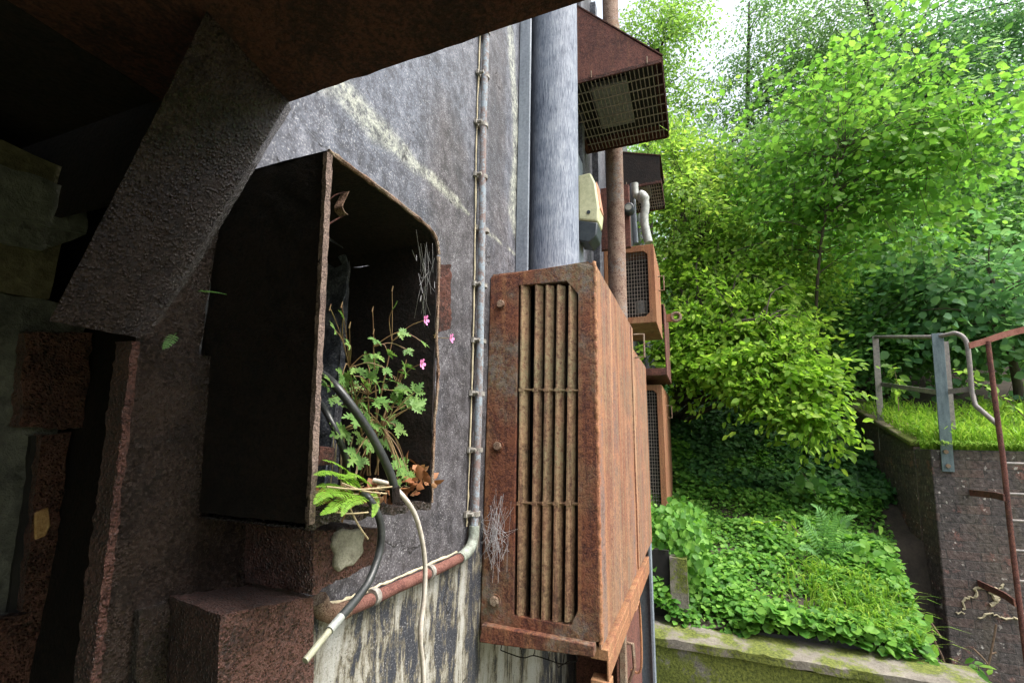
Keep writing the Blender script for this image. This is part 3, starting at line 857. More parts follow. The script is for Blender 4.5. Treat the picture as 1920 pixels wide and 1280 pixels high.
# ------------------------------------------------------------------ louvre cabinet
XF = 1.545; Y0, Y1 = .305, .698; ZB, ZT = .985, 2.215; XE = 2.62; XX = 3.28
t = thing('louvre_cabinet', (1.55, .5, .97), 'large rusty wall cabinet with upright louvre slots and hex bolts', 'cabinet')
c = MB()
c.boxg(XF + .02, XE, Y0, Y0 + .006, ZB, ZT, .05); c.boxg(XF + .02, XE, Y0 + .006, Y1, ZT - .006, ZT, .05)
c.boxg(XF + .02, XE, Y0 + .006, Y1, ZB, ZB + .006, .05); c.boxg(XF + .02, XE, Y1 - .006, Y1, ZB + .006, ZT - .006, .05)
c.build('casing', M['rust_side'], t, rough=.0018, rs=5)
MB().box(1.75, 1.76, Y0 + .008, Y1 - .008, ZB + .01, ZT - .01).build('inner_shade_sheet', M['black'], t)  # black sheet added so the gaps between slats read as deep shade
c = MB(); c.box(XE + .001, XX, Y0 - .002, Y1 - .02, ZB - .004, 2.10); c.build('end_section', M['rust_side'], t, bevel=.006)
MB().box(XE - .11, XE - .085, Y0 - .006, Y0, ZB + .01, ZT - .01).build('cover_strap', M['rust_side'], t, bevel=.002)
# front plate with opening
o_ = [on(0, XF, *p) for p in [(919, 519), (1112, 492), (1114, 1206), (898, 1200)]]
zb_ = o_[3].z
op = [on(0, XF, *p) for p in [(972, 535), (1062, 527), (1084, 552), (1083, 1144), (1070, 1172), (963, 1153)]]
ox = [(o_[0].y - .001, o_[0].z), (.36, ZT), (Y0, ZT - .02), (Y0, ZB + .03), (.37, ZB), (o_[3].y - .001, ZB)]
outer = [(XF, min(y, Y1), z) for y, z in ox]; inner = [(XF, p.y, p.z) for p in op]
MB().ring(outer, inner, (.02, 0, 0)).build('front_plate', M['rust_box'], t, bevel=.003)
MB().ring([(XF + .001, o[1], o[2]) for o in [(0, Y0, ZT - .02), (0, .36, ZT), (0, Y0 + .02, ZT)]],
          [(XF + .002, Y0 + .01, ZT - .01)] * 3, (.018, 0, 0)).build('corner_gusset', M['rust_box'], t)
wl_ = MB(); wp = []
for i in range(120):
    z = ZB + .02 + (ZT - ZB - .02) * i / 119
    wp.append((XF + .008 + random.uniform(-.002, .002), Y0 - .001 + random.uniform(-.002, .002), z))
wl_.tube(wp, [.0072 + random.uniform(-.0014, .0018) for _ in wp], 8, jit=.12).build('weld_seam', M['rust_orange'], t, smooth=80)
fins = [(976, 968), (1003, 994), (1023, 1014), (1044, 1035), (1066, 1058)]
c = MB()
for a_, b_ in fins:
    pt_ = on(0, XF, a_, 540); pb = on(0, XF, b_, 1158)
    zt = pt_.z + .012; zb2 = pb.z - .012
    vs = []
    for (z, yy) in ((zb2, pb.y), (zt, pt_.y)):
        vs += [(XF + .001, yy, z), (XF + .001, yy - .007, z), (XF + .020, yy - .0255, z), (XF + .052, yy - .0235, z), (XF + .052, yy - .019, z), (XF + .020, yy - .0185, z), (XF + .004, yy - .001, z)]
    n = 7; c.add(vs, [tuple(range(n - 1, -1, -1)), tuple(range(n, 2 * n))] + [(i, (i + 1) % n, n + (i + 1) % n, n + i) for i in range(n)])
c.build('louvre_slats', M['rust_fin'], t, bevel=.0012)
for py in (731, 943):
    a = on(0, XF + .012, 966, py - 1); b = on(0, XF + .012, 1084, py + 1)
    c = MB(); c.tube([a, b], .0042, 6)
    for a_, b_ in fins:
        u_ = (a_ * (1158 - py) + b_ * (py - 540)) / 618
        q = on(0, XF + .008, u_ + 3, py); c.box(q.x - .008, q.x + .004, q.y - .011, q.y + .006, q.z - .006, q.z + .006)
    c.build('cross_bar', M['rust_fin'], t, rough=.0015, rs=120)
for px, py in [(940, 571), (934, 836), (928, 1125)]:
    p = on(0, XF, px, py); c = MB()
    hx = [(XF - .014, p.y + .016 * math.cos(k * math.pi / 3 + .3), p.z + .016 * math.sin(k * math.pi / 3 + .3)) for k in range(6)]
    c.prism(hx, (.0135, 0, 0)); hb_ = c.build('hex_bolt', M['rust_pale'], t, bevel=.0025)
    MB().tube([(XF - .003, p.y, p.z), (XF + .0005, p.y, p.z)], .021, 16).build('washer', M['rust_box'], hb_, bevel=.001)
lp = [on(0, XF - .03, *p) for p in [(903, 1170), (1114, 1210), (1113, 1232), (898, 1204)]]
MB().hexa([lp[3], lp[0], lp[3] + V((.045, 0, 0)), lp[0] + V((.028, 0, 0)), lp[2], lp[1], lp[2] + V((.05, 0, 0)), lp[1] + V((.028, 0, 0))], (24, 4, 4)).build('bottom_lip', M['rust_box'], t, bevel=.003, rough=.002, rs=60)
mb = MB()
px0 = [(940, 1204, 14), (975, 1210, 22), (1003, 1216, 12), (1030, 1222, 14), (1058, 1226, 18), (1080, 1228, 10)]
low = []
for (px, py, dn) in px0:
    a = on(0, XF + .03, px, py); b = on(0, XF + .03, px + random.uniform(-4, 4), py + dn); low.append(b)
    mb.tube([a, (a + b) / 2 + V((.004, 0, 0)), b], .0016, 5)
mb.tube(spline(low, 4), .0017, 5)
a = on(0, XF + .03, 1040, 1232); mb.tube([a, a + V((-.03, -.02, -.012)), a + V((-.01, -.05, .004))], .0017, 5)
mb.build('torn_mesh', M['rust_black_shade'], t)
hb = [on(1, Y0 - .03, *p) for p in [(1184, 608), (1208, 610), (1210, 660), (1186, 660)]]
xh = [2.55, 2.80]
MB().tube([(2.66, Y0, 2.19), (2.66, Y0 - .055, 2.19), (2.66, Y0 - .055, 2.06), (2.66, Y0, 2.06)], .006, 6).build('pull_handle', M['rust_pale'], t)

# bluish upright and lower cabinet
t = thing('corner_upright', (3.4, .3, 0), 'slim blue-grey steel upright just past the big cabinet', 'post')
MB().box(3.29, 3.36, .315, .332, -.36, 1.25).build('front_leg', M['blue_grey'], t, bevel=.003)
MB().box(3.345, 3.36, .334, .42, -.36, 1.25).build('side_leg', M['blue_grey'], t, bevel=.002)
t = thing('lower_cabinet', (2.4, .5, 0), 'red-brown steel cabinet with wire handle beneath the louvred one', 'cabinet')
MB().box(2.42, 2.848, .39, .40, -.30, .858).build('door_panel', M['rust_red'], t); dpan = t.children[0]
MB().box(2.85, 3.27, .39, W - .004, -.36, .858).build('cabinet_body', M['rust_red'], t, bevel=.004)
MB().box(1.80, 3.27, .325, .388, .86, .895).build('top_channel', M['rust_orange'], t, bevel=.003)
MB().box(1.80, 3.27, .325, .332, .80, .86).build('channel_web', M['rust_orange'], t, bevel=.002)
MB().box(1.795, 1.855, .32, .388, -.36, .798).build('corner_angle', M['rust_orange'], t, bevel=.003)
MB().box(2.42, 2.47, .36, .388, -.36, .798).build('door_stile', M['rust_pale'], t, bevel=.003)
a = [on(1, .34, *p) for p in [(1186, 1142), (1203, 1143), (1208, 1165), (1208, 1232), (1196, 1232), (1190, 1228)]]
MB().tube(spline([V((2.6, .388, .78)), V((2.6, .335, .78)), V((2.78, .335, .76)), V((2.78, .335, .46)), V((2.78, .388, .44))], 5), .006, 6).build('wire_handle', M['rust_orange'], dpan)
MB().tube([(2.52, .388, .66), (2.52, .34, .66), (2.52, .335, .56), (2.52, .36, .50), (2.52, .388, .50)], .009, 6).build('latch', M['rust_pale'], dpan)

# ------------------------------------------------------------------ big duct
t = thing('round_duct', (2.0, .582, 2.2), 'thick pale blue-grey round duct standing on top of the louvred cabinet', 'duct')
MB().tube([(2.0, .582, z) for z in np.linspace(2.215, 5.6, 30)], .1175, 64, cap=False).build('duct_shell', M['duct'], t, smooth=60)

# ------------------------------------------------------------------ alarm sounder
t = thing('alarm_sounder', (2.72, .6, 2.8), 'pale yellow-green alarm box with dark base behind the round duct', 'alarm')
pf = [(.628, 3.27), (.545, 3.275), (.515, 3.20), (.495, 3.02), (.505, 2.93), (.628, 2.96)]
MB().prism([(2.70, y, z) for y, z in pf], (.16, 0, 0)).build('housing', M['sounder'], t, bevel=.012)
MB().prism([(2.702, y, z) for y, z in [(.624, 2.958), (.505, 2.925), (.515, 2.84), (.56, 2.80), (.624, 2.82)]], (.156, 0, 0)).build('dark_base', M['dark_plastic'], t, bevel=.008)
MB().prism([(2.73, y, z) for y, z in [(.527, 3.19), (.512, 3.22), (.489, 3.03), (.503, 3.02)]], (.10, 0, 0)).build('orange_label', M['sounder_side'], t, bevel=.002)
MB().tube([(2.694, .56, 3.0), (2.70, .56, 3.0)], .012, 10).build('screw', M['dark_plastic'], t)
MB().box(2.70, 2.86, .63, W - .002, 2.55, 3.45).build('back_board', M['blue_grey'], t, bevel=.004)


# ------------------------------------------------------------------ mesh hoods
def hood(loc, label, group, sc=1.0, Yo=.082, rise=.70, fh=.035, plate=None):
    t = thing('mesh_hood', loc, label, 'hood', group)
    x, y, z = loc; L = .74 * sc; zt = z + rise * sc; Y1_ = W - .003
    pr_ = [(y2, z2) for y2, z2 in ((Y1_, z), (Yo, z), (Yo, z + fh), (Y1_, zt))]
    pm_ = M[plate or 'rust_red']
    MB().prism([(x, a, b) for a, b in pr_], (.006, 0, 0)).build('cheek_plate', pm_, t)
    MB().prism([(x + L, a, b) for a, b in pr_], (.006, 0, 0)).build('cheek_plate', pm_, t)
    MB().hexa([(x - .004, Yo - .012, z + fh + .001), (x - .004, Yo - .012, z + fh + .011), (x - .004, Y1_, zt), (x - .004, Y1_, zt + .01),
               (x + L + .01, Yo - .012, z + fh + .001), (x + L + .01, Yo - .012, z + fh + .011), (x + L + .01, Y1_, zt), (x + L + .01, Y1_, zt + .01)]).build('roof_plate', M['rust_deck'], t)
    f = MB(); w = .022
    f.box(x - .01, x - .001, Yo, Y1_, z - .014, z + .012); f.box(x + L + .007, x + L + .016, Yo, Y1_, z - .014, z + .012)
    f.box(x - .001, x + L + .007, Yo - .008, Yo - .001, z - .014, z + .034); f.box(x - .001, x + L + .007, Y1_ - .03, Y1_, z - .014, z - .002)
    f.build('rim', M['rust_deck'], t, bevel=.002)
    m = MB(); nx, ny = 8, 22
    for i in range(1, nx): m.box(x + L * i / nx - .004, x + L * i / nx + .004, Yo, Y1_ - .03, z - .010, z - .006)
    for j in range(1, ny):
        yy = Yo + (Y1_ - .03 - Yo) * j / ny; m.tube([(x, yy, z - .003), (x + L, yy, z - .003)], .0030, 5)
    m.build('wire_mesh', M['rust_mesh'], t)
    MB().box(x + .14, x + L - .16, .30, .54, z + .05, z + .09).build('dusty_panel', M['glass_lamp'], t, bevel=.006)
    MB().box(x + .006, x + L, Yo + .004, Y1_ - .004, z + .10, z + .104).build('hood_shade_sheet', M['black'], t)  # black sheet standing for the darkness inside the hood
    for yy in (.16, .50): MB().tube([(x - .012, yy, z), (x - .012, yy, z + .05)], .004, 5).build('stud', M['rust_pale'], t)
    return t


hood((2.56, .4, on(0, 2.56, 1160, 136).z), 'nearest rusty hood with a wire mesh underside, high beside the duct', 'mesh hoods on the wall')
hood((4.2, .4, 3.97), 'farther plain dark hood seen below and behind the mesh one', 'mesh hoods on the wall', .7, .19, .62, .27, 'rust_black_shade')

# rusty pipe beyond
t = thing('rusty_downpipe', (3.42, .497, 0), 'tall rust-mottled upright pipe with a banded joint behind the hood', 'pipe')
MB().tube([(3.42, .497, z) for z in np.linspace(1.9, 6.6, 24)], .066, 28).build('pipe_shaft', rust('pipe_rust', bump=.6, sc=14, dark=(.07, .04, .03), mid=(.17, .10, .075), hi=(.30, .22, .17), grey=.6), t, smooth=60)
zc = on(0, 3.42, 1150, 58).z
MB().tube([(3.42, .497, zc - .05), (3.42, .497, zc + .05)], .073, 28).build('band', M['rust_pale'], t, bevel=.003)
MB().tube([(3.42, .56, zc + .08), (3.42, .68, zc + .08)], .006, 6).build('tie_rod', M['rail_grey'], t)


# ------------------------------------------------------------------ mesh cabinets
def mesh_cabinet(loc, size, label):
    x0, y0, z0 = loc; Lx, y1, H = size
    t = thing('mesh_cabinet', (x0, (y0 + y1) / 2, z0), label, 'cabinet', 'rusty cabinets with mesh fronts')
    z1 = z0 + H; ch = .035; b = .055
    outer = [(x0, y1, z1), (x0, y0 + .01, z1), (x0, y0, z1 - .01), (x0, y0, z0 + .01), (x0, y0 + .01, z0), (x0, y1, z0)]
    inner = [(x0, y1 - .03, z1 - b), (x0, y0 + b + ch, z1 - b), (x0, y0 + b, z1 - b - ch), (x0, y0 + b, z0 + b + ch), (x0, y0 + b + ch, z0 + b), (x0, y1 - .03, z0 + b)]
    MB().ring(outer, inner, (.014, 0, 0)).build('front_frame', M['rust_orange'], t, bevel=.003)
    c = MB(); X1 = x0 + Lx
    c.box(x0 + .015, X1, y0 + .002, y0 + .010, z0, z1 - .002); c.box(x0 + .015, X1, y0 + .011, y1, z1 - .012, z1 - .003); c.box(x0 + .015, X1, y1 - .008, y1, z0, z1 - .013)
    c.box(x0 + .015, X1, y0 + .011, y1 - .009, z0, z0 + .008)
    c.build('casing', M['rust_orange'], t, bevel=.003)
    MB().box(x0 + .3, x0 + .31, y0 + .012, y1 - .01, z0 + .01, z1 - .014).build('inner_shade_sheet', M['black'], t)  # black sheet added as the dark interior behind the mesh
    m = MB(); yy = y0 + b
    while yy < y1 - .03: m.tube([(x0 + .018, yy, z0 + .04), (x0 + .018, yy, z1 - .04)], .0022, 4); yy += .024
    zz = z0 + b
    while zz < z1 - b + .01: m.tube([(x0 + .021, y0 + .04, zz), (x0 + .021, y1 - .02, zz)], .0022, 4); zz += .034
    m.build('wire_mesh', M['rust_mesh'], t)
    MB().tube([(x0 + Lx * .55, y0, z1 - .16), (x0 + Lx * .55, y0 - .05, z1 - .16), (x0 + Lx * .55, y0 - .05, z1 - .30), (x0 + Lx * .55, y0, z1 - .30)], .007, 6).build('pull_handle', M['rust_pale'], t)
    return t


t = mesh_cabinet((4.0, .265, 2.585), (.75, W - .004, .70), 'upper mesh fronted rusty cabinet just beyond the tall pipe')
MB().tube([(4.16, .40, 2.70), (4.16, .40, 2.82)], .05, 16).build('lamp_body', M['glass_lamp'], t, bevel=.01)
mesh_cabinet((5.0, .308, .88), (1.3, W - .004, 1.29), 'lower mesh fronted rusty cabinet hanging in front of the ivy')
t = thing('red_housing', (4.9, .45, 2.24), 'red-rusted open housing with a lifting eye, under the upper mesh cabinet', 'housing')
c = MB(); x0, x1, y0, y1, z0, z1 = 4.85, 5.7, .245, W - .004, 2.25, 2.98
c.box(x0, x1, y0, y0 + .012, z0, z1); c.box(x0, x1, y0 + .013, y1, z0, z0 + .012); c.box(x0, x1, y0 + .013, y1, z1 - .012, z1)
c.box(x0, x0 + .012, y0 + .013, y1, z0 + .013, z0 + .07)
c.build('shell', M['rust_red'], t, bevel=.003)
cx, cz = 5.2, 2.92
MB().box(cx - .012, cx + .012, .17, .244, cz - .05, cz + .035).build('lug', M['rust_orange'], t, bevel=.003)
rp = [(cx, .145 + .045 * math.cos(a), cz + .0 + .045 * math.sin(a)) for a in np.linspace(0, 2 * math.pi, 25)]
MB().tube(rp, .017, 8, cap=False).build('lifting_eye', M['rust_pale'], t, smooth=80)

# elbow pipe and round fitting
t = thing('elbow_pipe', (3.6, .4, 3.25), 'grey pipe with a swan-neck elbow above the upper mesh cabinet', 'pipe')
q = [on(0, 3.75, *p) for p in [(1190, 345), (1192, 366), (1204, 368), (1210, 385), (1208, 415), (1216, 455)]]
MB().tube(spline(q, 6), [.03] * 10 + [.045] * 6 + [.034] * 15, 12).build('bent_pipe', M['grey_pipe'], t, smooth=60)
q = [on(0, 3.8, *p) for p in [(1186, 345), (1188, 400), (1192, 456)]]
MB().tube(q, .022, 10).build('straight_pipe', M['blue_grey'], t, smooth=60)
p = on(0, 3.6, 1184, 391)
t2 = thing('round_fitting', p, 'small black round fitting beside the swan-neck pipe', 'fitting')
MB().tube([p + V((-.03, .02, 0)), p + V((.05, .02, 0))], .042, 18).build('fitting_body', M['dark_plastic'], t2, bevel=.006)
MB().tube([p + V((-.035, .02, 0)), p + V((-.031, .02, 0))], .026, 18).build('fitting_face', M['grey_pipe'], t2)
MB().box(p.x + .05, p.x + .10, .42, W - .004, p.z - .3, p.z + .25).build('mount_plate', M['rust_red'], t2)

# ------------------------------------------------------------------ cables
YK = .47


def cable(name, label, pts, r, m, ends=None, y=None):
    p0 = pts[0]
    P_ = [on(1, (q[2] if len(q) > 2 else YK), q[0], q[1]) for q in pts]
    t = thing(name, P_[0], label, 'cable')
    MB().tube(spline(P_, 8), r, 12).build('sheath', m, t, smooth=70)
    return t, P_


t, P_ = cable('power_cable', 'thick black cable arching through the open box to a frayed taped end', [(560, 655, .75), (590, 690, .60), (622, 716, .53), (655, 755, .50), (690, 805, .485), (715, 850, .475), (734, 893, .468), (741, 925, .466)], .0068, M['cable_black'])
c = MB()
for i in range(14):
    e_ = P_[-1]; d_ = V((random.uniform(-.006, .006), random.uniform(-.006, .004), -random.uniform(.006, .016)))
    c.tube([e_ + V((random.uniform(-.004, .004), random.uniform(-.004, .004), .004)), e_ + d_], .0014, 4)
c.tube([P_[-1] + V((-.004, 0, .012)), P_[-1] + V((.002, 0, -.012))], .0085, 9, jit=.25)
c.build('frayed_end', M['rust_black_shade'], t)
cable('thin_cable', 'thinner black cable dropping into the plants inside the open box', [(570, 720, .70), (600, 755, .58), (622, 792, .54), (642, 838, .53), (650, 872, .54), (652, 900, .56)], .0052, M['cable_black'])
t, P_ = cable('stripped_cable', 'black cable drooping from the box floor with a long stripped pale end', [(660, 915, .55), (685, 928, .48), (702, 950, .465), (714, 985, .46), (712, 1030, .46), (695, 1082, .455), (672, 1118, .45), (640, 1155, .445)], .0058, M['cable_black'])
q = [on(1, .445, 640, 1155), on(1, .443, 612, 1188), on(1, .442, 572, 1238)]
MB().tube([q[0], q[0].lerp(q[1], .8)], .0056, 10).build('grey_sleeve', M['grey_pipe'], t, smooth=60)
MB().tube([q[0].lerp(q[1], .7), q[2]], .0042, 10).build('stripped_core', M['cable_core'], t, smooth=60)
cable('white_cable', 'off-white cable hanging from the box floor down past the conduit', [(700, 900, .53), (730, 908, .50), (752, 926, .47), (776, 960, .463), (790, 1005, .462), (797, 1060, .462), (795, 1120, .462), (788, 1190, .462), (793, 1250, .462), (795, 1320, .462)], .0042, M['cable_white'])

# ------------------------------------------------------------------ plants in the box
RB = np.random.RandomState(3)


def lobed(n=5):
    """outline of a pinnately lobed leaflet, unit length"""
    pts = [(0, 0)]
    prof_ = [(.05, .10), (.30, .22), (.10, .30), (.38, .52), (.10, .52), (.27, .76), (.07, .72), (.10, .90)]
    pts += prof_ + [(0, 1.0)] + [(-x, y) for x, y in prof_[::-1]]
    return pts


LOB = lobed()


def herb_leaf(mb, p, ax, nrm, s):
    ax = V(ax).normalized(); nrm = V(nrm); sd = ax.cross(nrm).normalized(); nrm = sd.cross(ax)
    for ang, k in ((0, 1), (.95, .82), (-.95, .82)):
        a = ax * math.cos(ang) + sd * math.sin(ang); b = a.cross(nrm)
        vs = [p + a * (y * s * k) + b * (x * s * k) + nrm * (s * (.16 * abs(x) - .12 * y * y)) for x, y in LOB]
        c = p + a * (s * k * .5) - nrm * (.03 * s)
        n = len(vs); mb.add([c] + vs, [(0, i + 1, (i + 1) % n + 1) for i in range(n)])


t = thing('flowering_herb', on(1, .58, 690, 880), 'spindly wild geranium with lobed leaves and pink flowers in the box', 'plant')
lf = MB(); stm = MB(); root = on(1, .58, 690, 890)
leafpx = [(628, 618, .50, 12), (643, 596, .5, 13), (655, 645, .49, 11), (737, 578, .52, 15), (748, 622, .50, 15), (704, 636, .5, 14), (722, 690, .5, 18), (700, 664, .5, 18), (642, 702, .53, 20), (762, 655, .49, 15), (790, 640, .48, 14), (708, 720, .5, 22), (738, 732, .5, 22), (772, 762, .49, 22), (746, 752, .5, 20), (668, 780, .52, 22), (694, 792, .51, 22), (702, 752, .5, 22), (650, 806, .53, 22), (668, 850, .5, 22), (760, 694, .5, 18), (778, 735, .49, 20), (726, 660, .52, 16), (682, 720, .54, 22), (655, 735, .56, 22), (720, 785, .52, 22), (742, 800, .52, 20), (690, 828, .52, 22), (668, 690, .53, 18), (752, 876, .49, 20), (742, 862, .5, 18), (765, 884, .49, 16), (690, 684, .56, 20), (730, 712, .56, 20), (640, 760, .57, 22), (676, 752, .57, 22), (716, 820, .57, 22), (620, 715, .52, 18)]
more = [(px + RB.uniform(-22, 22), py + RB.uniform(-18, 18), y + RB.uniform(0, .05), s_ * .8) for px, py, y, s_ in leafpx if py > 690 for _ in (0, 1)]
nodes = [(root + V((RB.uniform(-.015, .015), RB.uniform(-.02, .02), 0)), on(1, .54, nx, ny)) for nx, ny in ((655, 690), (700, 650), (735, 640), (770, 650), (690, 740), (745, 720), (660, 760), (715, 800))]
for r_, h_ in nodes: stm.tube(spline([r_, r_.lerp(h_, .5) + V((.0, 0, .012)), h_], 6), list(np.linspace(.0019, .0012, 13)), 6, cap=False)
for i, (px, py, y, s) in enumerate(leafpx + more):
    p = on(1, y, px, py); sz = s * .00105 * RB.uniform(.85, 1.2)
    hub = min((h for _, h in nodes), key=lambda h: (h - p).length + max(0, h.z - p.z) * 2)
    mid = hub.lerp(p, .5) + V((RB.uniform(-.006, .006), RB.uniform(-.006, .006), RB.uniform(.004, .014)))
    stm.tube(spline([hub, mid, p], 4), [.0009] * 9, 5, cap=False)
    ax = V((p.x - hub.x + RB.uniform(-.03, .03), -.03, p.z - hub.z + RB.uniform(-.04, .0))); herb_leaf(lf, p, ax, V((RB.uniform(-.6, .6), -.8, RB.uniform(.2, .8))), sz * 1.3)
lf.build('leaves', M['leaf_herb'], t)
fl_px = [(790, 682, .475), (845, 634, .47), (797, 600, .485)]
extra = [(735, 540, .53), (640, 570, .5), (698, 578, .53), (655, 608, .5), (618, 575, .5), (815, 628, .48), (700, 620, .53)]
for px, py, y in fl_px + extra:
    p = on(1, y, px, py); hub = min((h for _, h in nodes), key=lambda h: (h - p).length + max(0, h.z - p.z) * 2)
    stm.tube(spline([hub, hub.lerp(p, .5) + V((0, 0, .008)), p], 5), [.0007] * 11, 5, cap=False)
    stm.tube([p + V((0, 0, -.006)), p + V((0, -.002, .004))], [.0015, .0006], 6)
stm.build('stems', M['stem_red'], t, smooth=60)
for px, py, y in fl_px:
    p = on(1, y, px, py); f = MB()
    for k in range(5):
        a = k * 2 * math.pi / 5; d_ = V((math.cos(a), -.35, math.sin(a))); s_d = V((-math.sin(a), 0, math.cos(a)))
        f.add([p, p + d_ * .005 + s_d * .003, p + d_ * .0095 + s_d * .0028, p + d_ * .0105, p + d_ * .0095 - s_d * .0028, p + d_ * .005 - s_d * .003], [(0, 1, 2, 3, 4, 5)])
    f.build('flower', M['petal'], t)


def frond(mb, pts, wid, n=22, nrm=V((0, -.4, .9)), taper=1.0):
    """pinnate frond: narrow separate leaflets in two ranks along the midrib"""
    sp = spline(pts, 8); L = len(sp); tot = sum((sp[k + 1] - sp[k]).length for k in range(L - 1))
    mb.tube(sp, list(np.linspace(min(.0022, wid * .07), .0004, L)), 4, cap=False)
    for i in range(2, n):
        v = i / n; u = v * (L - 1); k = int(u); p = sp[k].lerp(sp[min(k + 1, L - 1)], u - k)
        tn = (sp[min(k + 1, L - 1)] - sp[max(k - 1, 0)]).normalized(); sd = tn.cross(nrm).normalized(); nn = sd.cross(tn)
        w = wid * (min(1, .45 + v * 2.2)) * (1 - v ** 2.2) + wid * .06
        hw = min(tot / n * .36, w * .30)
        for sg in (-1, 1):
            d_ = (sd * sg + tn * .30 + nn * random.uniform(-.12, .12)).normalized(); e_ = d_.cross(nn).normalized()
            q = [p, p + d_ * w * .3 + e_ * hw, p + d_ * w * .7 + e_ * hw * .8 - nn * w * .06, p + d_ * w - nn * w * .16, p + d_ * w * .7 - e_ * hw * .8 - nn * w * .06, p + d_ * w * .3 - e_ * hw]
            mb.add(q, [(0, 1, 2, 3), (0, 3, 4, 5)])


t = thing('box_fern', on(1, .55, 640, 900), 'bright yellow-green fern spilling over the floor of the open box', 'fern')
for pts, w in [([(690, 930, .52), (655, 905, .485), (620, 885, .47), (588, 890, .46)], .018), ([(690, 935, .50), (650, 925, .47), (610, 925, .455), (588, 945, .45)], .017),
               ([(680, 925, .53), (660, 890, .51), (630, 868, .50), (605, 862, .49)], .015), ([(692, 930, .49), (672, 935, .46), (652, 945, .445), (640, 968, .44)], .014), ([(700, 920, .49), (705, 945, .46), (698, 970, .45)], .010), ([(680, 930, .5), (640, 940, .465), (618, 955, .45), (600, 965, .445)], .013)]:
    m = MB(); frond(m, [on(1, p[2], p[0], p[1]) for p in pts], w * .85, 28); m.build('frond', M['leaf_fern_y'], t)
for k in range(7):
    a0 = (random.uniform(655, 700), random.uniform(905, 935), .53); ang = random.uniform(-.9, .5); L_ = random.uniform(55, 95)
    e0 = (a0[0] - L_ * math.cos(ang), a0[1] + L_ * math.sin(ang) * .7 + 8, .46); e0 = (max(e0[0], 592), min(e0[1], 962), e0[2])
    m = MB(); frond(m, [on(1, p[2], p[0], p[1]) for p in (a0, ((a0[0] + e0[0]) / 2, (a0[1] + e0[1]) / 2 - 14, .49), e0)], .012, 24); m.build('frond', M['leaf_fern_y'], t)
rng = np.random.RandomState(5)
P = []
for i in range(150):
    if i < 95: q = on(1, rng.uniform(.47, .60), rng.uniform(640, 815), 0); p = V((rng.uniform(.56, .79), rng.uniform(.475, .62), 1.50 + rng.uniform(0, .012)))
    else:
        p = on(1, rng.uniform(.47, .52), rng.uniform(762, 812), rng.uniform(868, 925))
    P.append(tuple(p))
P = np.array(P)
o = leaf_mesh('dead_leaves', P, rng.normal(0, 1, (150, 3)) + [0, 0, -.3], rng.normal(0, 1, (150, 3)), rng.uniform(.012, .032, 150), LEAF6, M['leaf_dead'], loc=(.7, .5, 1.5))
tag(o, 'curled brown dead leaves littering the floor of the open box', 'dead leaves', kind='stuff')
sw = MB()
for i in range(70):
    p = V((rng.uniform(.58, .76), rng.uniform(.475, .62), 1.50 + rng.uniform(0, .015))); a = rng.uniform(0, 6.28); L = rng.uniform(.02, .065)
    sw.tube([p, p + V((math.cos(a), math.sin(a) * .6, rng.uniform(-.1, .25))) * L], .0008, 4, cap=False)
for i in range(16):
    p = on(1, .56, rng.uniform(625, 680), rng.uniform(790, 850)); sw.tube([p, p + V((rng.uniform(-.01, .01), 0, -rng.uniform(.03, .07)))], .0011, 4, cap=False)
for a_, b_ in (((612, 912), (735, 912)), ((640, 905), (725, 925)), ((655, 950), (690, 1010)), ((610, 955), (690, 960))):
    sw.tube(spline([on(1, .463, *a_), on(1, .46, (a_[0] + b_[0]) / 2, (a_[1] + b_[1]) / 2 + 5), on(1, .46, *b_)], 4), .0013, 5)
tag(sw.build('dry_straw', M['straw'], loc=(.65, .5, 1.5)), 'loose dry straw and broken stems on the box floor', 'straw', kind='stuff')
# small sprig on the flange plate
t = thing('sprig_fern', on(1, .66, 372, 548), 'tiny fern sprig sprouting beside the black plate under the brace', 'fern')
m = MB(); frond(m, [on(1, .66, 372, 546), on(1, .64, 395, 546), on(1, .62, 425, 552)], .008, 12); m.build('frond', M['leaf_fern'], t)
m = MB(); frond(m, [on(1, .67, 330, 625), on(1, .65, 318, 640), on(1, .645, 305, 655)], .008, 10); m.build('frond', M['leaf_fern'], t)
wb = MB(); prev = on(0, XF - .006, 930, 1000)
for i in range(120):
    cx_, cy_ = rng.normal(928, 16), rng.normal(1000, 40)
    q = on(0, XF - rng.uniform(.004, .022), cx_, cy_)
    wb.tube([prev, prev.lerp(q, .5) + V((0, 0, -.003)), q], .00032, 3, cap=False)
    prev = q if rng.uniform() < .75 else on(0, XF - .006, 930, 1000)
tag(wb.build('dusty_cobweb', M['web'], loc=(1.5, .65, 1.4)), 'dusty white cobweb clinging between conduit bend and cabinet', 'cobweb')

# ================================================================== RIGHT SIDE
# mossy kerb
t = thing('mossy_kerb', (3.7, -.8, 0), 'low moss covered concrete kerb across the foot of the ivy bank', 'kerb')
MB().boxg(3.60, 3.85, -1.42, W - .01, -.36, .275, .05).build('kerb_face', M['kerb'], t, rough=.012, rs=9)
MB().boxg(3.585, 3.93, -1.44, W - .01, .277, .325, .04).build('kerb_cap', M['kerb_top'], t, rough=.014, rs=11)
t = thing('concrete_post', (3.95, .19, 0), 'short pitted grey concrete post at the left end of the kerb', 'post')
MB().boxg(3.93, 4.05, .125, .245, 0.2, .76, .03).build('post_body', M['kerb_top'], t, rough=.008, rs=20)
MB().box(3.96, 4.02, .25, W - .004, .2, .80).build('gap_shade', M['black'], t)  # black block filling the gap where there is only shade

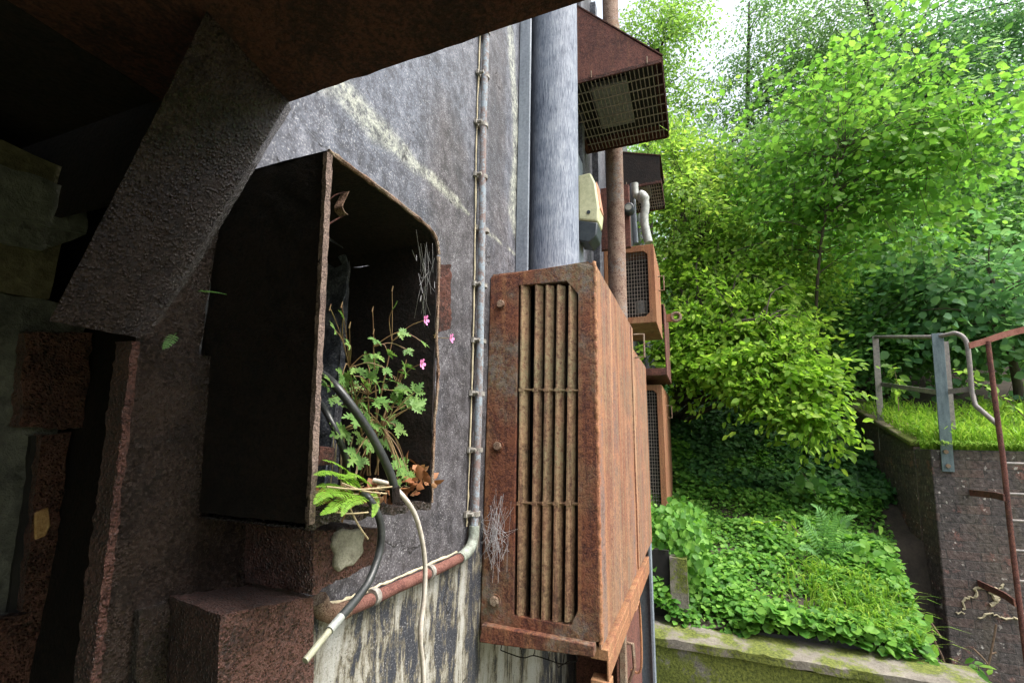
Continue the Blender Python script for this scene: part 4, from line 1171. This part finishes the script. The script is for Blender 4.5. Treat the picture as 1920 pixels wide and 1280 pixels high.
# brick wing wall
XB, YS = 5.35, -1.93
t = thing('brick_wing_wall', (XB, YS, 0), 'dark sooty brick retaining wall with a raked side at right', 'wall')
BT = .10
MB().add([(XB, -14, -.4), (XB, -14, 1.585), (XB, YS + BT, -.4), (XB, YS, 1.585), (XB + .34, -14, -.4), (XB + .34, -14, 1.585), (XB + .34, YS + BT, -.4), (XB + .34, YS, 1.585)],
         [(0, 1, 3, 2), (4, 6, 7, 5), (0, 4, 5, 1), (2, 3, 7, 6), (0, 2, 6, 4), (1, 5, 7, 3)]).build('front_face', M['brick'], t, bevel=.01)
prof_s = [(5.692, -.4), (8.0, -.4), (8.0, 2.24), (7.4, 2.05), (5.692, 1.60)]
MB().prism([(x, YS + .002 + BT * (1.585 - z) / 1.985, z) for x, z in prof_s], (0, -.23, 0)).build('side_face', M['brick'], t, bevel=.008)
MB().prism([(x, YS + .022, z) for x, z in [(5.70, 1.604), (7.4, 2.055), (8.0, 2.245), (8.0, 2.295), (7.4, 2.105), (5.70, 1.655)]], (0, -.27, 0)).build('raked_coping', M['copping'], t, bevel=.012)

# dead creeper on brick
c = MB()


def vine(pts, r=.008, x=XB - .006):
    P_ = [on(0, x, *p) for p in pts]
    P2 = [p + V((0, random.uniform(-.012, .012), random.uniform(-.012, .012))) for p in spline(P_, 5)]
    c.tube(P2, [r * random.uniform(.6, 1.3) for _ in P2], 5)


vine([(1805, 1142), (1812, 1122), (1828, 1120), (1830, 1104), (1850, 1100), (1868, 1104), (1880, 1095)], .010)
vine([(1832, 1158), (1860, 1150), (1885, 1158), (1912, 1160)], .008)
vine([(1850, 1104), (1862, 1112), (1868, 1125), (1855, 1135)], .016); vine([(1862, 1106), (1872, 1118), (1860, 1124)], .018); vine([(1790, 1146), (1808, 1150)], .006)
tag(c.build('dead_creeper', M['root_pale'], loc=(XB, -2.2, .6)), 'cream dried creeper roots stuck to the brick wall at right', 'dead creeper')

# railing on the wing wall
XR = 5.33
t = thing('safety_railing', (5.6, -1.95, 1.4), 'battered flat-bar safety railing standing on the brick wall corner', 'railing')


def flat(name, pts, ax, v, w, th_, m, par):
    P_ = [on(ax, v, *p) if len(p) == 2 else on(0, p[2], p[0], p[1]) for p in pts]
    MB().strap(P_, w, th_).build(name, m, par, bevel=.002)


pB = on(1, YS - .02, 1655, 845); pT = V((pB.x - .02, pB.y + .02, on(0, pB.x, 1640, 630).z))
pA = on(0, XR, 1778, 884); pAt = on(0, XR, 1757, 625)
pT = on(0, pB.x, 1641, 630)
MB().strap([pB, pT], (0, .062, 0), (.012, 0, 0)).build('side_post', M['rail_grey'], t, bevel=.002)
MB().strap([pA, pAt], (0, .085, 0), (.012, 0, 0)).build('corner_post', M['rail_blue'], t, bevel=.002)
MB().strap([pA + V((.045, -.04, 0)), pAt + V((.045, -.04, 0))], (.085, 0, 0), (0, .012, 0)).build('corner_post_web', M['rail_blue'], t)
MB().strap([on(0, 5.8, 1786, 805), on(0, 5.8, 1772, 640)], (0, .05, 0), (.012, 0, 0)).build('back_post', M['rail_grey'], t)
pC = on(0, 5.2, 1815, 655)
top = [pT + V((0, 0, -.01)), pAt + V((.02, 0, -.03)), on(0, 5.25, 1790, 624), on(0, 5.22, 1806, 632), pC, on(0, 5.18, 1822, 735), on(0, 5.15, 1829, 760), on(0, 5.0, 1872, 797)]
MB().tube([top[0], top[1]] + spline(top[2:6], 5) + top[6:], .019, 8).build('top_rail', M['rail_grey'], t, smooth=50)
MB().strap([on(0, pB.x, 1652, 720), on(0, XR + .03, 1756, 735)], (0, 0, .045), (.008, .004, 0)).build('mid_rail', M['rail_grey'], t)
MB().strap([on(0, XR + .03, 1770, 735), on(0, 5.2, 1818, 729)], (0, 0, .045), (.01, 0, 0)).build('mid_rail', M['rail_grey'], t)
for dz in (0, .12):
    p = pA + V((-.012, .0, .05 + dz)); MB().tube([p + V((-.012, 0, 0)), p], .018, 8).build('anchor_bolt', M['rust_pale'], t)

t = thing('access_ladder', (4.7, -2.1, 0), 'rusty steel access ladder with hand loops at the right edge', 'ladder')
XL = 4.75
st = [on(0, XL, *p) for p in [(1852, 640), (1862, 720), (1872, 797), (1882, 870), (1890, 950), (1905, 1080), (1920, 1200), (1934, 1300)]]
MB().tube(spline(st, 4), .017, 10).build('stringer', M['rust_red'], t, smooth=50)
MB().tube(spline([p + V((0, -.42, 0)) for p in st], 4), .017, 10).build('stringer', M['rust_red'], t, smooth=50)
hr = [on(0, XL, *p) for p in [(1817, 648), (1845, 640), (1880, 628), (1930, 616)]]
MB().strap(spline(hr, 3), (0, 0, .05), (.012, 0, 0)).build('hand_rail', rust('rail_red', bump=.3, sc=20, dark=(.12, .05, .04), mid=(.26, .10, .075), hi=(.36, .17, .13)), t)
for py in (868, 925, 975, 1031, 1088, 1150, 1215):
    x_ = np.interp(py, [870, 1080, 1200], [1882, 1905, 1920]); a = on(0, XL, x_, py)
    MB().tube([a, a + V((0, -.42, 0))], .010, 8).build('rung', M['rail_grey'], t, smooth=50)
for (px, py) in [(1885, 932), (1905, 1128)]:
    a = on(0, XL, px, py); MB().strap([a + V((-.03, .02, 0)), a + V((.15, -.01, .0)), V((XB - .002, a.y - .04, a.z - .02))], (0, 0, .05), (0, .012, 0)).build('stand_off', M['rust_red'], t)

# ------------------------------------------------------------------ ground cover
rng = np.random.RandomState(11)
n = 26000
x = 3.86 + rng.power(.95, n) * 3.2; ylo = np.where(x < 5.4, -1.58 + (5.35 - x) * .22, -1.60 - (x - 5.4) * .2); y = ylo + rng.uniform(0, 1, n) * (.62 - ylo)
lump = np.array([mnoise.noise(V((a * 2.2, b * 2.2, 9))) for a, b in zip(x, y)]); keep = np.array([mnoise.noise(V((a * 5, b * 5, 4))) for a, b in zip(x, y)]) > -.42
x, y, lump = x[keep], y[keep], lump[keep]; n = len(x)
z = np.array([h_bank(a, b) for a, b in zip(x, y)]) + rng.uniform(0, .11, n) + .16 * lump + np.where(y > .05, np.clip((y - .05) * 1.1, 0, .6) * np.clip(1 - abs(x - 4.6) / 1.2, 0, 1), 0)
edge = x < 4.1; z = z - np.where(edge, (4.1 - x) * .2, 0)
P = np.stack([x, y, z], -1)
D = rng.normal(0, 1, (n, 3)) * [1, 1, .35] + [-.55, 0, -.25]; N = rng.normal(0, .38, (n, 3)) + [-.35, 0, 1]
o = leaf_mesh('ground_ivy', P, D, N, rng.uniform(.03, .06, n) * (1 + .5 * np.clip(lump * 2, -.4, 1)), LEAFR, M['leaf_ivy'], loc=(4.6, -.6, .5))
tag(o, 'bright green creeping ground cover spread over the bank behind the kerb', 'ground cover', kind='stuff')
n = 26000
x = rng.uniform(6.2, 9.0, n); y = rng.uniform(-2.0, 1.4, n)
z = np.array([h_bank(a, b) for a, b in zip(x, y)]) + rng.uniform(0, .16, n)
P = np.stack([x, y, z], -1); D = rng.normal(0, 1, (n, 3)) * [1, 1, .4] + [-.5, 0, -.5]; N = rng.normal(0, .4, (n, 3)) + [-.6, 0, .9]
o = leaf_mesh('shaded_ivy', P, D, N, rng.uniform(.05, .095, n), LEAFR, M['leaf_shade'], loc=(7, 0, 1.5))
tag(o, 'ivy in shade-darkened leaf colour filling the shaded hollow under the overhanging branches', 'ivy', kind='stuff')

# creeper hanging beside the lower cabinet
n = 1500
cx = rng.uniform(3.98, 4.7, n); cy = rng.uniform(-.02, .62, n); cz = rng.uniform(.60, 1.0, n) + .12 * np.sin(cy * 9) - (4.5 - cx) * .15
P = np.stack([cx, cy, cz], -1); D = rng.normal(0, .6, (n, 3)) + [-.4, -.2, -.8]; N = rng.normal(0, .4, (n, 3)) + [-.8, -.3, .5]
o = leaf_mesh('hanging_ivy', P, D, N, rng.uniform(.04, .075, n), LEAFR, M['leaf_ivy'], loc=(4.1, .3, .7))
tag(o, 'yellow-flecked ivy tumbling over the concrete post by the cabinets', 'ivy')


def blades(name, label, P, L, lean, mat, seed, kind='stuff', width=.006, loc=None):
    r = np.random.RandomState(seed); n = len(P)
    A = r.uniform(0, 2 * np.pi, n); d = np.stack([np.cos(A), np.sin(A), np.zeros(n)], -1) * r.uniform(.2, .9, (n, 1)) + np.array(lean)
    LL = L * r.uniform(.5, 1.2, n); sd = np.cross(unit(d + [0, 0, .01]), [0, 0, 1.]); sd = unit(sd)
    vs = []; fs = []
    for i in range(n):
        p = P[i]
        for t_, w in ((0, 1), (.4, .85), (.75, .6)):
            c_ = p + np.array([0, 0, 1]) * LL[i] * (t_ - .55 * t_ ** 2.2) + d[i] * LL[i] * .75 * t_ ** 1.8
            vs += [c_ - sd[i] * width * w, c_ + sd[i] * width * w]
        vs.append(p + np.array([0, 0, 1]) * LL[i] * .45 + d[i] * LL[i] * .75)
        b = i * 7; fs += [(b, b + 1, b + 3, b + 2), (b + 2, b + 3, b + 5, b + 4), (b + 4, b + 5, b + 6)]
    m = MB(); m.v = [tuple(v) for v in vs]; m.f = fs
    o = m.build(name, mat, loc=loc or tuple(P[0])); tag(o, label, 'grass', kind=kind); return o


n = 4200
x = XB + .05 + rng.power(.8, n) * 1.9; y = YS - .05 - rng.power(.8, n) * 3.2
P = np.stack([x, y, np.array([h_terr(a, b) for a, b in zip(x, y)]) - .02], -1)
blades('terrace_grass', 'long bright grass growing on top of the brick wall', P, .42, (-.3, .08, 0), M['grass'], 4)
n = 1100
x = XB + .02 + np.abs(rng.normal(0, .10, n)); y = YS - .02 - rng.power(.75, n) * 2.6
P = np.stack([x, y, np.full(n, 1.585)], -1)
blades('overhanging_grass', 'trailing bright grass flopping over the brick wall edge', P, .24, (-.75, .12, -.35), M['grass'], 14, width=.005)
n = 700
x = rng.uniform(3.95, 4.8, n); y = rng.normal(-1.0, .22, n)
P = np.stack([x, y, np.array([h_bank(a, b) for a, b in zip(x, y)])], -1)
blades('bank_grass', 'pale grass tuft growing through the ground cover near the kerb', P, .28, (-.5, -.1, 0), M['grass'], 6)
n = 2600
x = XB + .1 + rng.uniform(0, 2.0, n); y = YS - .05 - rng.power(.8, n) * 3
P = np.stack([x, y, np.array([h_terr(a, b) for a, b in zip(x, y)]) + rng.uniform(0, .12, n)], -1)
o = leaf_mesh('terrace_weeds', P, rng.normal(0, 1, (n, 3)) + [-.4, 0, 0], rng.normal(0, .4, (n, 3)) + [-.2, 0, 1], rng.uniform(.03, .06, n), LEAF6, M['leaf_hazel'], loc=(5.8, -2.5, 1.6))
tag(o, 'low leafy weeds among the grass above the brick wall', 'weeds', kind='stuff')

# fern on bank
t = thing('bank_fern', on(0, 5.0, 1545, 1055), 'arching green fern in front of the brick wall side', 'fern')
base = on(0, 5.0, 1548, 1060)
for pts in [[(1530, 1010), (1510, 975), (1500, 968)], [(1548, 1000), (1535, 955), (1520, 945)], [(1565, 1005), (1580, 975), (1610, 965)], [(1550, 1010), (1560, 970), (1575, 955)], [(1575, 1030), (1600, 1020), (1612, 1022)], [(1555, 1045), (1552, 1075), (1545, 1090)], [(1575, 1050), (1590, 1070), (1600, 1090)], [(1530, 1035), (1512, 1025), (1500, 1030)], [(1540, 1050), (1520, 1065), (1510, 1085)]]:
    q = [base] + [on(0, 4.95 - .07 * (i + 1), *p) for i, p in enumerate(pts)]
    m = MB(); frond(m, q, .075, 26, V((-.6, 0, .8)), 1.0); m.build('frond', M['leaf_fern'], t)


def sprig(name, label, pts, x, size, n, m, seed, cat='plant', spread=.05, stem='twig', tmpl=LEAF6):
    r = np.random.RandomState(seed)
    P_ = [on(0, x, *p) for p in pts]; sp = spline(P_, 8)
    t = thing(name, P_[0], label, cat)
    MB().tube(sp, list(np.linspace(.005, .0015, len(sp))), 5).build('stem', M[stem], t)
    A = np.array([tuple(p) for p in sp]); k = r.randint(len(sp) // 5, len(sp), n)
    P = A[k] + r.normal(0, spread * .35, (n, 3))
    D = r.normal(0, .8, (n, 3)) + [-.2, 0, 0]; N = r.normal(0, .35, (n, 3)) + [-.4, 0, 1]
    leaf_mesh('leaves', P, D, N, size * r.uniform(.7, 1.2, n), tmpl, m, t); return t


sprig('leaf_shoot', 'single pale leafy shoot reaching out above the ground cover', [(1500, 1000), (1465, 975), (1410, 985)], 5.0, .075, 18, M['leaf_hazel'], 1)
sprig('young_sapling', 'small bright sapling standing behind the railing bars', [(1685, 770), (1682, 720), (1676, 685)], 6.3, .12, 24, M['leaf_yellow'], 2)
sprig('yellow_branch', 'thin branch with yellowish leaves drifting behind the ladder', [(1930, 790), (1880, 745), (1800, 695)], 5.9, .08, 42, M['leaf_yellow'], 3, spread=.09)
sprig('nettle', 'pale upright nettle at the foot of the brick wall', [(1835, 1310), (1832, 1270), (1830, 1245)], 5.0, .09, 26, M['leaf_big'], 4, spread=.08)
sprig('bramble', 'broad-leaved bramble creeping along the brick wall foot', [(1580, 1150), (1630, 1050), (1655, 1080)], 4.9, .08, 60, M['leaf_big'], 5, spread=.2, tmpl=LEAFR)
sprig('bramble', 'broad-leaved bramble at the right end of the kerb', [(1610, 1230), (1660, 1160), (1705, 1215)], 4.5, .08, 90, M['leaf_big'], 6, spread=.22, tmpl=LEAFR)
sprig('shade_shrub', 'dim blue-green shrub half hidden in the shade by the wall', [(1530, 1000), (1530, 930), (1500, 880)], 6.0, .11, 90, M['leaf_mid'], 7, spread=.35, tmpl=LEAFR)
c = MB()
for pts in [[(1745, 1165), (1752, 1200), (1770, 1240), (1775, 1300)], [(1745, 1165), (1765, 1195)], [(1868, 1170), (1860, 1215), (1850, 1260)], [(1825, 1215), (1845, 1235), (1855, 1250)], [(1858, 1225), (1868, 1222)]]:
    c.tube(spline([on(0, 5.1, *p) for p in pts], 4), .007, 5)
tag(c.build('bare_twigs', M['twig'], loc=(5.1, -2, .2)), 'bare brown twigs leaning against the sooty brick wall', 'twigs')

# ------------------------------------------------------------------ trees
def at(px, py, x): return tuple(on(0, x, px, py))


def R(x): return x / FPX  # metres per photo pixel per metre of distance


def blob(px, py, x, rpx, rpy, n, rx=None):
    c_ = at(px, py, x); k = x * .93 / FPX
    return (c_, (rx or (rpx + rpy) * .4 * k, rpx * k, rpy * k), n)


G1 = 'trees and shrubs behind the yard'
x = 5.9
tree('hazel_shrub', 'bright green hazel whose layered boughs overhang the dark hollow', [(7.6, .35, 1.8, .07), (7.0, .15, 2.6, .055), (6.3, -.2, 3.0, .04), (5.9, -.8, 3.0, .02)],
     [blob(px - max(0, px - 1430) * .28, py, x + dx, 52, 15 + 8 * random.random(), k) for px, py, dx, k in
      [(1270, 520, .7, 34), (1330, 540, .6, 34), (1390, 570, .4, 34), (1450, 610, .2, 32), (1500, 660, .1, 30), (1535, 705, 0, 24), (1560, 755, -.1, 24), (1572, 800, -.1, 16),
       (1260, 590, .5, 34), (1320, 605, .3, 36), (1380, 630, .2, 36), (1440, 670, 0, 34), (1490, 715, -.1, 28), (1535, 770, -.2, 20),
       (1260, 650, .3, 34), (1320, 665, .1, 36), (1385, 690, 0, 36), (1440, 722, -.1, 26), (1290, 700, .1, 20), (1350, 715, 0, 18),
       (1310, 480, .9, 30), (1390, 510, .8, 30), (1460, 560, .6, 28), (1510, 610, .5, 22)]],
     M['leaf_hazel'], .088, 22, .25, LEAF6, G1, .35, 21, limbs=.12, flat=.06, twigs=.5)
tree('yellow_shrub', 'yellow-green leafy shrub rising just right of the mesh cabinets', [(8.0, .2, 2.1, .07), (7.4, 0, 3.0, .05), (7.0, -.2, 4.0, .03)],
     [blob(1290, 420, 6.8, 80, 130, 170), blob(1390, 490, 7.0, 110, 80, 150), blob(1265, 300, 7.0, 45, 70, 60), blob(1470, 540, 7.2, 90, 60, 100), blob(1340, 360, 7.4, 80, 70, 90)],
     M['leaf_yellow'], .075, 28, .28, LEAF6, G1, .25, 22, limbs=.15, twigs=.3, flat=.12)
tree('broadleaf_sapling', 'large-leaved sapling with luminous leaves in the middle of the thicket', [(7.2, -1.6, 2.0, .03), (6.9, -1.5, 3.0, .022), (6.5, -1.6, 4.2, .015), (6.3, -1.9, 5.2, .008)],
     [blob(1560, 290, 6.6, 130, 120, 80), blob(1690, 240, 6.4, 130, 110, 80), blob(1480, 400, 6.8, 120, 90, 70), blob(1640, 390, 6.7, 140, 90, 70), blob(1780, 270, 6.4, 70, 80, 34), blob(1540, 170, 6.8, 90, 70, 34), blob(1420, 300, 7, 70, 80, 30), blob(1650, 130, 6.9, 90, 70, 26)],
     M['leaf_big'], .085, 20, .46, LEAFR, G1, .3, 23, limbs=.25, twigs=.6, flat=.10)
tree('dense_shrub', 'mid green dense shrub filling the thicket behind the railing', [(9.2, -1.6, 2.7, .08), (9.0, -1.6, 3.6, .06), (8.8, -1.8, 4.6, .03)],
     [blob(1560, 570, 8.4, 130, 90, 170), blob(1690, 520, 8.4, 110, 90, 150), blob(1620, 650, 7.8, 110, 60, 120), blob(1480, 480, 9.0, 90, 80, 100), blob(1780, 640, 8.2, 120, 50, 90), blob(1600, 450, 9, 120, 70, 110)],
     M['leaf_mid'], .085, 28, .34, LEAF6, G1, .25, 24, limbs=.1, flat=.12)
tree('round_leaf_shrub', 'shrub with big round bluish leaves behind the ladder', [(7.6, -3.7, 2.0, .06), (7.4, -3.6, 2.8, .04), (7.3, -3.5, 3.8, .02)],
     [blob(1850, 540, 7.4, 120, 90, 80), blob(1780, 580, 7.4, 80, 70, 50), blob(1890, 640, 7.6, 90, 60, 50), blob(1740, 520, 7.8, 70, 60, 35)],
     M['leaf_blue'], .105, 17, .40, LEAFR, G1, .3, 25, limbs=.1, twigs=.3, flat=.12)
# taller trees farther up the hill
tree('tall_tree', 'tall loose tree of small bluish leaves at the upper right', [(11.5, -4.4, 4.0, .16), (11.3, -4.3, 7, .12), (11.0, -4.2, 10, .07), (11, -4, 12, .03)],
     [blob(1790, 130, 10.5, 130, 130, 170), blob(1880, 300, 10.0, 100, 130, 170), blob(1780, 370, 10.4, 100, 90, 120), blob(1890, 40, 10.5, 90, 80, 90), blob(1700, 90, 11, 90, 110, 90)],
     M['leaf_blue'], .085, 60, .5, LEAF4, G1, .45, 26, limbs=.08, bark='bark_dark', twigs=.25, flat=.16)
tree('tall_tree', 'feathery tall tree against the white sky at top centre', [(12.5, -1.6, 4.3, .14), (12.3, -1.5, 7.5, .10), (12.0, -1.7, 10.5, .05), (11.8, -1.9, 13, .02)],
     [blob(1500, 90, 11.5, 120, 110, 110), blob(1590, 40, 11.5, 100, 90, 90), blob(1420, 200, 11.5, 110, 80, 90), blob(1620, 150, 11.8, 90, 90, 80), blob(1370, 130, 11.5, 70, 70, 26), blob(1450, 10, 11.5, 80, 60, 40)],
     M['leaf_far_haze'], .085, 56, .52, LEAF4, G1, .5, 27, limbs=.12, bark='bark_dark', twigs=.4, flat=.18)
tree('tall_tree', 'light green tree crown rising directly behind the rusty hood', [(11, .9, 3.4, .12), (10.8, .8, 6.5, .09), (10.5, .6, 9.5, .05), (10.4, .2, 11.5, .02)],
     [blob(1230, 70, 10.2, 70, 110, 110), blob(1190, 160, 10.2, 50, 110, 70), blob(1290, 180, 10.6, 60, 60, 28), blob(1250, 250, 10.0, 60, 50, 40), blob(1290, 30, 10.6, 60, 60, 30)],
     M['leaf_light'], .09, 42, .45, LEAF4, G1, .4, 28, limbs=.2, bark='bark_dark', twigs=.4, flat=.16)
tree('tall_tree', 'shaded tree between the sapling and the right edge', [(10.2, -3.2, 3.3, .12), (10, -3.1, 5.5, .09), (9.8, -3.0, 7.5, .04)],
     [blob(1720, 400, 9.4, 100, 90, 130), blob(1660, 220, 10.2, 80, 110, 100), blob(1740, 470, 9.2, 120, 70, 110), blob(1850, 440, 9.4, 90, 80, 100)],
     M['leaf_mid'], .08, 44, .42, LEAF4, G1, .35, 29, limbs=.1, bark='bark_dark', flat=.15)
tree('tall_tree', 'pale tree filling the gap above the yellow shrub', [(10.6, -.6, 3.6, .11), (10.4, -.6, 5.6, .08), (10.2, -.7, 7.5, .04)],
     [blob(1400, 320, 9.8, 90, 80, 120), blob(1330, 290, 9.8, 50, 60, 40), blob(1470, 290, 10, 80, 90, 90), blob(1550, 330, 10, 90, 90, 90), blob(1480, 420, 9.6, 110, 70, 100)],
     M['leaf_far_haze'], .08, 44, .4, LEAF4, G1, .35, 30, limbs=.15, bark='bark_dark', flat=.15, twigs=.2)
# understorey stuff and far wood
rng = np.random.RandomState(41)
n = 900
cx = rng.uniform(9.3, 13, n); cy = rng.uniform(-7.5, 2.2, n); cz = np.array([h_bank(a, 0) for a in cx]) + rng.uniform(0, 1.0, n)
P, D, N, Sz, A, U = clumps(rng, np.stack([cx, cy, cz], -1), unit(rng.normal(0, 1, (n, 3)) + [-1, 0, .5]), 30, .5, .3, .25, .12)
o = leaf_mesh('undergrowth', P, D, N, Sz, LEAF4, M['leaf_mid'], loc=(10, -2, 3)); tag(o, 'mixed undergrowth covering the hillside below the trees', 'undergrowth', kind='stuff')
n = 2600
cx = rng.uniform(14, 24, n); cy = rng.uniform(-15, 5, n); cz = 2.125 + (cx - 8) * .5 + rng.power(.8, n) * 6.2 * (1 + .35 * np.sin(cy * .8) + .2 * np.sin(cy * 2.3))
P, D, N, Sz, A, U = clumps(rng, np.stack([cx, cy, cz], -1), unit(rng.normal(0, 1, (n, 3)) + [-1, 0, .5]), 26, .8, .35, .3, .2)
o = leaf_mesh('distant_wood', P, D, N, Sz, LEAF4, M['leaf_far_haze'], loc=(18, -4, 7)); tag(o, 'distant wood, haze put into its leaf colour, rising up the hillside against the sky', 'wood', kind='stuff')

# ------------------------------------------------------------------ camera, light
cam = bpy.data.cameras.new('camera'); co = bpy.data.objects.new('camera', cam); COL.objects.link(co)
cam.sensor_width = 36; cam.lens = 36 * FPX / 1920; cam.clip_start = .01; cam.clip_end = 500
co.matrix_world = Matrix(((rt.x, up.x, -fw.x, CAM.x), (rt.y, up.y, -fw.y, CAM.y), (rt.z, up.z, -fw.z, CAM.z), (0, 0, 0, 1)))
S.camera = co
SUN_EL, SUN_AZ = math.radians(60), math.radians(-95)   # azimuth from +X towards +Y
sd_ = V((math.cos(SUN_EL) * math.cos(SUN_AZ), math.cos(SUN_EL) * math.sin(SUN_AZ), math.sin(SUN_EL)))
sl = bpy.data.lights.new('sun', 'SUN'); sl.energy = 1.2; sl.angle = math.radians(28); sl.color = (1, .97, .93)
so = bpy.data.objects.new('sun', sl); COL.objects.link(so); so.rotation_euler = sd_.to_track_quat('Z', 'Y').to_euler()
w = bpy.data.worlds.new('World'); S.world = w; w.use_nodes = True; nt = w.node_tree
bg = nt.nodes['Background']; sky = nt.nodes.new('ShaderNodeTexSky'); sky.sky_type = 'NISHITA'; sky.sun_disc = False
sky.sun_elevation = SUN_EL; sky.sun_rotation = math.pi / 2 - SUN_AZ; sky.dust_density = 7; sky.air_density = 1.2; sky.ozone_density = 1
hs = nt.nodes.new('ShaderNodeHueSaturation'); hs.inputs['Saturation'].default_value = .5
nt.links.new(sky.outputs[0], hs.inputs['Color']); nt.links.new(hs.outputs[0], bg.inputs[0]); bg.inputs[1].default_value = .15
S.view_settings.view_transform = 'Standard'; S.view_settings.look = 'None'; S.view_settings.gamma = 1; S.view_settings.exposure = 1.55
